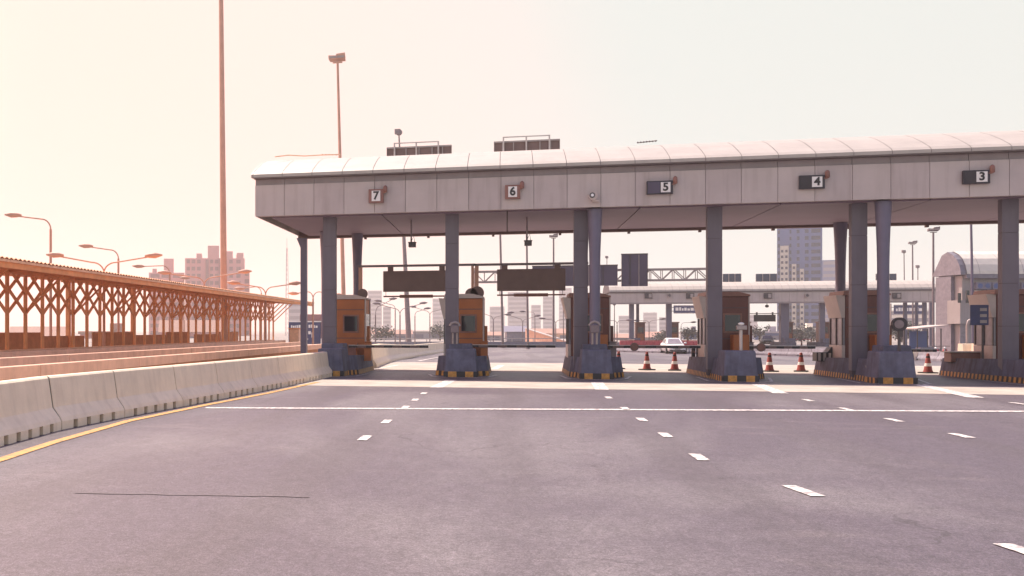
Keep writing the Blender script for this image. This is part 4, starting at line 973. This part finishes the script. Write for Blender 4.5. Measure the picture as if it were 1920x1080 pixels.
# low roofs, sheds and walls in the middle distance
def shed(px0, px1, yt, yb, d, lb, wall='block_grey', roof='tile_roof', kind='gable'):
    A, B = D(px0, yb, d), D(px1, yt, d); w = (B.x - A.x) / ca; h = B.z - A.z; zb = min(A.z, gz(A.y))
    s = thing('low_building', lb, 'building', (A.x, A.y, zb), YAW - math.atan(((px0 + px1) / 2 - CX) / F) * .8, 'low buildings beyond the plaza'); H_ = B.z - zb
    MB().box(0, w, 0, 9, 0, H_ * .62).build('wall', wall, s)
    e = .5
    if kind == 'gable': MB().prism([(-e, H_ * .62 + .01), (9 + e, H_ * .62 + .01), (4.5, H_)], 'x', -e, w + e).build('roof', roof, s)
    else: MB().box(-e, w + e, -e, 9 + e, H_ * .62 + .01, H_ * .72).box(w * .55, w * .8, 2, 6, H_ * .72, H_).build('roof', roof, s)
    n = max(2, int(w / 3.2))
    for i in range(n): MB().box(w * (i + .25) / n, w * (i + .7) / n, -.08, -.01, H_ * .2, H_ * .48).build('window', 'block_grey_window', s)
for a in ((700, 770, 618, 640, 240, 'long low grey roof right of the leftmost booth'), (772, 834, 612, 640, 260, 'long low ribbed building left of the second column', 'block_grey', 'office_roof', 'flat'), (908, 940, 622, 640, 220, 'small brown roofed shed right of the booth with two round plates'), (950, 985, 611, 640, 200, 'dark hipped roof building between the thin masts', 'block_grey_window', 'block_grey_window'), (992, 1066, 616, 640, 300, 'wide low brown roof left of the paired columns', 'parapet'), (1145, 1182, 626, 645, 240, 'low pale shed under the left of the far canopy'), (1210, 1250, 622, 650, 230, 'low house behind the white car'), (1282, 1310, 612, 650, 250, 'blue grey house right of the white car', 'tower', 'block_grey_window', 'flat'), (1416, 1462, 612, 645, 240, 'blue grey shed behind the dark car', 'tower', 'block_grey', 'flat'), (1488, 1530, 606, 640, 260, 'cluster of grey houses at the foot of the tower', 'block_grey', 'office_roof', 'flat'), (1560, 1590, 604, 640, 230, 'grey house left of the flared column booth', 'block_grey', 'tile_roof'), (20, 120, 612, 660, 300, 'long low house seen through the left of the walkway', 'block_pink'), (150, 250, 606, 660, 280, 'long low house seen through the middle of the walkway', 'block_pink', 'tile_roof', 'flat'), (300, 420, 600, 660, 290, 'long low house seen through the right of the walkway', 'block_pink')): shed(*a)
# parapet wall of the road beyond, with rail posts
def longwall(pts, h, lb, m='parapet_w', top='steel', cat='wall', name='parapet_wall'):
    s = thing(name, lb, cat, pts[0]); b = MB(); t = MB(); r = MB()
    for p, q in zip(pts, pts[1:]):
        b.beam(p + Vector((0, 0, h * .32)), q + Vector((0, 0, h * .32)), .25, h * .64); t.beam(p + Vector((0, 0, h)), q + Vector((0, 0, h)), .10, .10)
        n = max(1, int((q - p).length / 2))
        for i in range(n): c = p.lerp(q, i / n); r.box(c.x - .05, c.x + .05, c.y - .05, c.y + .05, c.z + h * .64, c.z + h - .05)
    b.build('wall_face', m, s, True); t.build('top_rail', top, s, True)
    if r.v: o = r.build('rail_post', top, s, True); o['kind'] = 'stuff'
longwall([gp(x, 128) for x in (660, 720, 800, 880, 960, 1040, 1130)], 1.15, 'grey road parapet with dark rail below the row of double lamps', 'block_grey_window', 'steel_pale')
pts = [gp(1120, 134), gp(1180, 132), gp(1190, 131)]
longwall(pts, .95, 'short grey parapet at the left foot of the far canopy', 'block_grey_window', 'steel')
s = thing('red_barrier', 'long red plastic road barrier behind the white car', 'barrier', gp(1160, 128)); b = MB(); p, q = gp(1162, 128), gp(1312, 126)
n = 12
for i in range(n):
    a, e = p.lerp(q, i / n), p.lerp(q, (i + 1) / n); d_ = (e - a) * .02
    f = MB(); f.beam(a + d_ + Vector((0, 0, .42)), e - d_ + Vector((0, 0, .42)), .4, .84); f.build('segment', 'red', s, True)
MB().beam(p + Vector((0, 0, .9)), q + Vector((0, 0, .9)), .1, .08).build('rail', 'cone', s, True)
# raised ramp
s = thing('ramp_wall', 'pale sloping ramp wall rising behind the right blank board', 'wall', gp(990, 165)); A, B = gp(985, 165), gp(1072, 150)
b = MB(); v = [A, B, B + Vector((0, 0, .3)), A + Vector((0, 0, 2.5))]; o = Vector((.2, .8, 0)); b.add(v + [p + o for p in v], [(0, 1, 2, 3), (7, 6, 5, 4), (0, 4, 5, 1), (1, 5, 6, 2), (2, 6, 7, 3), (3, 7, 4, 0)]); b.build('face', 'parapet', s, True)
MB().beam(A + Vector((0, 0, 2.56)), B + Vector((0, 0, .36)), .5, .12).build('coping', 'steel_pale', s, True)

# ------------------------------------------------------------ arched roof office on the right
d = 82; Z = lambda py: H + (CY - py) / F * d
A = D(1804, 640, d); s = thing('office_building', 'pale two storey toll office with high arched roof and flared gable on the right', 'building', (A.x, A.y, gz(A.y)), YAW)
g0 = gz(A.y); k = d / F
def hz2(py): return Z(py) - g0
W2, DP = 9.0, 3.0
MB().box(0, W2, 0, DP, 0, hz2(517)).build('wall', 'office', s)
MB().box(-.4, 1.15, -.35, 1.2, hz2(607), hz2(563)).build('bay', 'office', s)
MB().box(-.3, -.02, .9, DP - .2, 0, hz2(517)).build('stair_wall', 'office_gable', s)
rp = []
ze, za = hz2(513), hz2(469)
for i in range(11):
    t_ = i / 10; rp.append((-1.3 + (W2 + 3) * 0 + 0, 0))
# gable profile across depth (local y), ridge along x
prf = [(p[0] * .7, p[1]) for p in [(-.55, ze - .05), (-.5, ze + .2), (-.25, ze + .75), (.2, ze + 1.25), (.9, ze + 1.65), (1.8, za), (2.8, za - .25), (3.6, ze + .9), (4.2, ze + .3), (4.5, ze - .05)]]
n = len(prf); b = MB(); xs = [.12, 1.2, 3.0, 4.8, 6.6, 8.4, W2 + .5]
for a, e in zip(xs, xs[1:]):
    b.add([(a + .012, *p) for p in prf] + [(e - .012, *p) for p in prf], [(j, n + j, n + j + 1, j + 1) for j in range(n - 1)])
b.build('roof', 'office_roof', s)
MB().prism([(p[0] + .08 * (1 if p[0] < 4 else -1), p[1] - .05) for p in prf], 'x', -.3, W2 + .45).build('roof_core', 'office_gable', s)
MB().prism([(-.4, ze - .4), (-.4, ze - .08), (DP, ze - .08), (DP, ze - .4)], 'x', .1, W2 + .4).build('eaves', 'office_gable', s)
v = [(-2.15, y, z) for y, z in prf[:7]] ; 
for x0, w, y0, y1 in ((1.0, 6.6, 566, 547),):
    MB().box(x0, x0 + w, -.08, -.01, hz2(y0), hz2(y1)).build('window_band', 'tower_window', s)
    for i in range(6): MB().box(x0 + w * i / 5 - .04, x0 + w * i / 5 + .04, -.12, -.082, hz2(y0), hz2(y1)).build('mullion', 'steel_dark', s)
    MB().box(x0 - .1, x0 + w + .1, -.35, -.01, hz2(546.5), hz2(545)).build('ledge', 'office_roof', s)
MB().box(-.62, -.38, -.43, -.36, hz2(568), hz2(550)).build('window', 'glass', s)
MB().box(.05, .30, -.43, -.36, hz2(568), hz2(545)).build('window', 'glass', s)
MB().box(-.2, .42, -.05, -.01, 0.02, hz2(606)).build('door', 'glass_pale', s)
for x, r in ((.9, .2), (1.5, .24), (2.2, .3), (3.2, .18), (4.6, .26), (6.2, .26)):
    q = MB().box(x, x + .62, -.42, -.05, hz2(543), hz2(543) + .58).build('air_conditioner', 'block_grey_window', s)
    MB().disc((x + .3, -.43, hz2(543) + .29), .2, .02, 'y', 14).build('fan', 'tower', q)
MB().tube([(.85, -.12, hz2(548)), (4.4, -.12, hz2(548))], .04, 6).tube([(1.9, -.12, hz2(548)), (2.0, -.12, hz2(529))], .035, 6).build('pipe', 'steel_dark', s)
# pipe arch beside it
P = D(1818, 640, 60); s = thing('pipe_frame', 'grey bent pipe frame standing before the arched office wall', 'pipe frame', (P.x, P.y, gz(P.y)), YAW)
z = H + (CY - 598) / F * 60 - gz(P.y); MB().tube([(-.15, 0, 0), (-.15, 0, z - .4), (-.08, 0, z - .12), (.15, 0, z), (1.3, 0, z)], .07, 10).tube([(1.3, 0, z), (1.3, 0, 0)], .07, 10).build('pipe', 'steel', s)
# shelter with dark roof, motorcycles and rider gear
P = D(1738, 640, 78); s = thing('guard_shelter', 'small open guard shelter with tilted pale roof left of the arched office', 'shelter', (P.x, P.y, gz(P.y)), YAW)
z1 = H + (CY - 616) / F * 78 - gz(P.y)
for x, y in ((-.75, 0), (1.1, 0), (-.75, 1.6), (1.1, 1.6)): MB().tube([(x, y, 0), (x, y, z1)], .045, 6).build('post', 'steel_dark', s)
b = MB(); v = [(-1.0, -.4, z1 - .05), (1.4, -.4, z1 + .2), (1.4, 2, z1 + .2), (-1.0, 2, z1 - .05)]; b.add(v + [(p[0], p[1], p[2] + .09) for p in v], [(3, 2, 1, 0), (4, 5, 6, 7), (0, 1, 5, 4), (1, 2, 6, 5), (2, 3, 7, 6), (3, 0, 4, 7)]); b.build('roof', 'cream', s)
MB().box(-.4, 1.0, 1.5, 1.55, .2, z1 - .2).build('back_panel', 'tower', s); MB().box(-.3, .9, .3, .9, .0, .85).build('desk', 'block_grey_window', s)
def motorbike(px, d, lb, rz):
    P = gp(px, d); s = thing('motorcycle', lb, 'motorcycle', P, rz)
    for y in (-.6, .6):
        w = MB().disc((0, y, .3), .3, .1, 'x', 18).build('wheel', 'rubber', s); MB().disc((0, y, .3), .18, .12, 'x', 12).build('rim', 'rim', w)
    MB().tube([(0, -.6, .3), (0, -.42, .72), (0, .1, .5), (0, .6, .34)], [.04, .07, .12, .05], 8).tube([(0, -.4, .7), (0, -.36, .98)], .035, 6).build('frame', 'dark', s)
    MB().ball((0, .28, .72), (.14, .42, .09), 10).build('seat', 'dark', s); MB().tube([(-.32, -.3, 1.0), (0, -.36, .99), (.32, -.3, 1.0)], .022, 6).build('handlebar', 'steel_dark', s)
    MB().ball((0, -.5, .86), (.09, .08, .09), 8).build('headlight', 'lamp_glass', s); MB().ball((0, -.2, .62), (.16, .24, .17), 8).build('fairing', 'red', s)
motorbike(1757, 74, 'parked motorcycle nearer to the shelter', R(-30)); motorbike(1772, 75, 'parked motorcycle nearer to the arched office', R(-22))
for i, (px, m, lb) in enumerate(((1650, 'block_window', 'dull red block of the striped kerb row behind the flared column'), (1672, 'barrier', 'left pale block of the striped kerb row'), (1697, 'dark', 'left dark block of the striped kerb row'), (1722, 'barrier', 'pale block of the striped kerb row below the shelter'), (1747, 'dark', 'dark block of the striped kerb row next to the motorcycles'))):
    P = gp(px, 72); s = thing('kerb_block', lb, 'kerb block', P, YAW, 'striped kerb blocks before the shelter')
    MB().prism([(-.28, 0), (-.16, .62), (.16, .62), (.28, 0)], 'x', -.46, .46).build('body', m, s, bevel=.03); MB().box(-.4, .4, -.04, .04, .623, .66).build('lifting_bar', 'steel_dark', s)
for px, d, lb, r in ((1822, 58, 'long pale concrete block at the foot of the arched office, left', 1.1), (1846, 57, 'long pale concrete block at the foot of the arched office, right', 1.0)):
    P = gp(px, d); s = thing('kerb_block', lb, 'kerb block', P, YAW); MB().prism([(-.3, 0), (-.2, 1.15), (.2, 1.15), (.3, 0)], 'x', -r * .6, r * .6).build('body', 'barrier', s, bevel=.04); MB().box(-.4, .4, -.05, .05, 1.153, 1.2).build('lifting_bar', 'steel_dark', s)
fc = None
for px, lb in ((1503, 'left of two small distant posts beside a far island'), (1521, 'right of two small distant posts beside a far island')):
    P = gp(px, 142)
    if fc is None:
        fc = thing('bollard', lb, 'bollard', P); MB().lathe([(.12, 0), (.09, .8), (.0, .85)], (0, 0, 0), 10).build('post', 'cone', fc); MB().lathe([(.118, .4), (.112, .55)], (0, 0, 0), 10).build('band', 'sign_white', fc)
    else: dup(fc, P, lb)
P = Yp(1480, 636, Y2 + 3); s = thing('gate_barrier', 'lowered far boom gate right of the dark car', 'boom gate', (P.x, Y2 + 3, g2)); a = Yp(1521, 636, Y2 + 3).x - P.x
MB().box(-.18, .18, -.18, .18, 0, P.z - g2 + .15).build('cabinet', 'booth_trim', s); MB().box(.19, a, -.05, .05, P.z - g2 - .05, P.z - g2 + .05).build('boom', 'red', s); MB().disc((1.4, -.08, P.z - g2), .25, .04, 'y', 14).build('disc', 'sign_back', s)

# ------------------------------------------------------------ trees on the far side
def leafy(name, lb, px, d, w, h, n, grp):
    P = gp(px, d); s = thing(name, lb, 'tree', P, random.random() * 6, grp)
    tr = MB().tube([(0, 0, 0), (.1, 0, h * .3), (.0, .1, h * .6)], [.22, .16, .08], 7)
    for k in range(5):
        a = k * 1.26; tr.tube([(.05, 0, h * (.25 + .06 * k)), (w * .28 * math.cos(a), w * .28 * math.sin(a), h * (.5 + .07 * k))], [.08, .03], 5)
    tr.build('trunk', 'bark', s); b = MB(); cl = [(random.uniform(-.36, .36) * w, random.uniform(-.36, .36) * w, h * random.uniform(.34, .88), random.uniform(.16, .3) * w) for _ in range(9)]
    for _ in range(n):
        x, y, z, r = random.choice(cl); v = Vector((random.gauss(0, 1), random.gauss(0, 1), random.gauss(0, .8))).normalized() * r * random.uniform(.4, 1.05)
        c = Vector((x, y, z)) + v; u = Vector((random.gauss(0, 1), random.gauss(0, 1), random.gauss(0, 1))).normalized(); q = u.orthogonal().normalized(); e = w * random.uniform(.035, .07)
        b.add([c - u * e, c + q * e * .6, c + u * e, c - q * e * .6], [(0, 1, 2, 3)])
    b.build('crown', 'leaf', s)
random.seed(11)
for px, d, w, h, lb in ((1492, 200, 5, 3.6, 'left bush at the foot of the tower'), (1508, 205, 6, 4.2, 'middle bush at the foot of the tower'), (1525, 200, 5, 3.8, 'right bush at the foot of the tower'), (1290, 190, 5, 4.2, 'bush right of the white car'), (1245, 195, 5, 3.0, 'low bush just above the white car'), (1565, 190, 5, 4.4, 'bush left of the flared column booth'), (1580, 195, 5, 5, 'taller bush touching the cream booth side'), (1660, 180, 6, 5.5, 'dark tree behind the round black lamp'), (1690, 185, 6, 6, 'dark tree left of the guard shelter'), (1715, 180, 6, 5.2, 'dark tree behind the guard shelter'), (1425, 205, 5, 5, 'bush above the dark car'), (825, 220, 7, 5, 'tree left of the second column'), (715, 230, 7, 4.5, 'tree beside the leftmost booth')):
    leafy('tree', lb, px, d, w * .85, h * .62, 420, 'trees beyond the plaza')

# ------------------------------------------------------------ the hazy air
b = MB().box(-1500, 1500, -120, 1500, -3, 66)
hz0 = b.build('haze', []); hz0['kind'] = 'stuff'
m = bpy.data.materials.new('haze'); m.use_nodes = True; t = m.node_tree; t.nodes.clear()
o = t.nodes.new('ShaderNodeOutputMaterial'); pv = t.nodes.new('ShaderNodeVolumePrincipled')
pv.inputs['Color'].default_value = (1.0, .965, .94, 1); pv.inputs['Density'].default_value = .0005; pv.inputs['Anisotropy'].default_value = .5
t.links.new(pv.outputs[0], o.inputs['Volume']); hz0.data.materials.append(m)
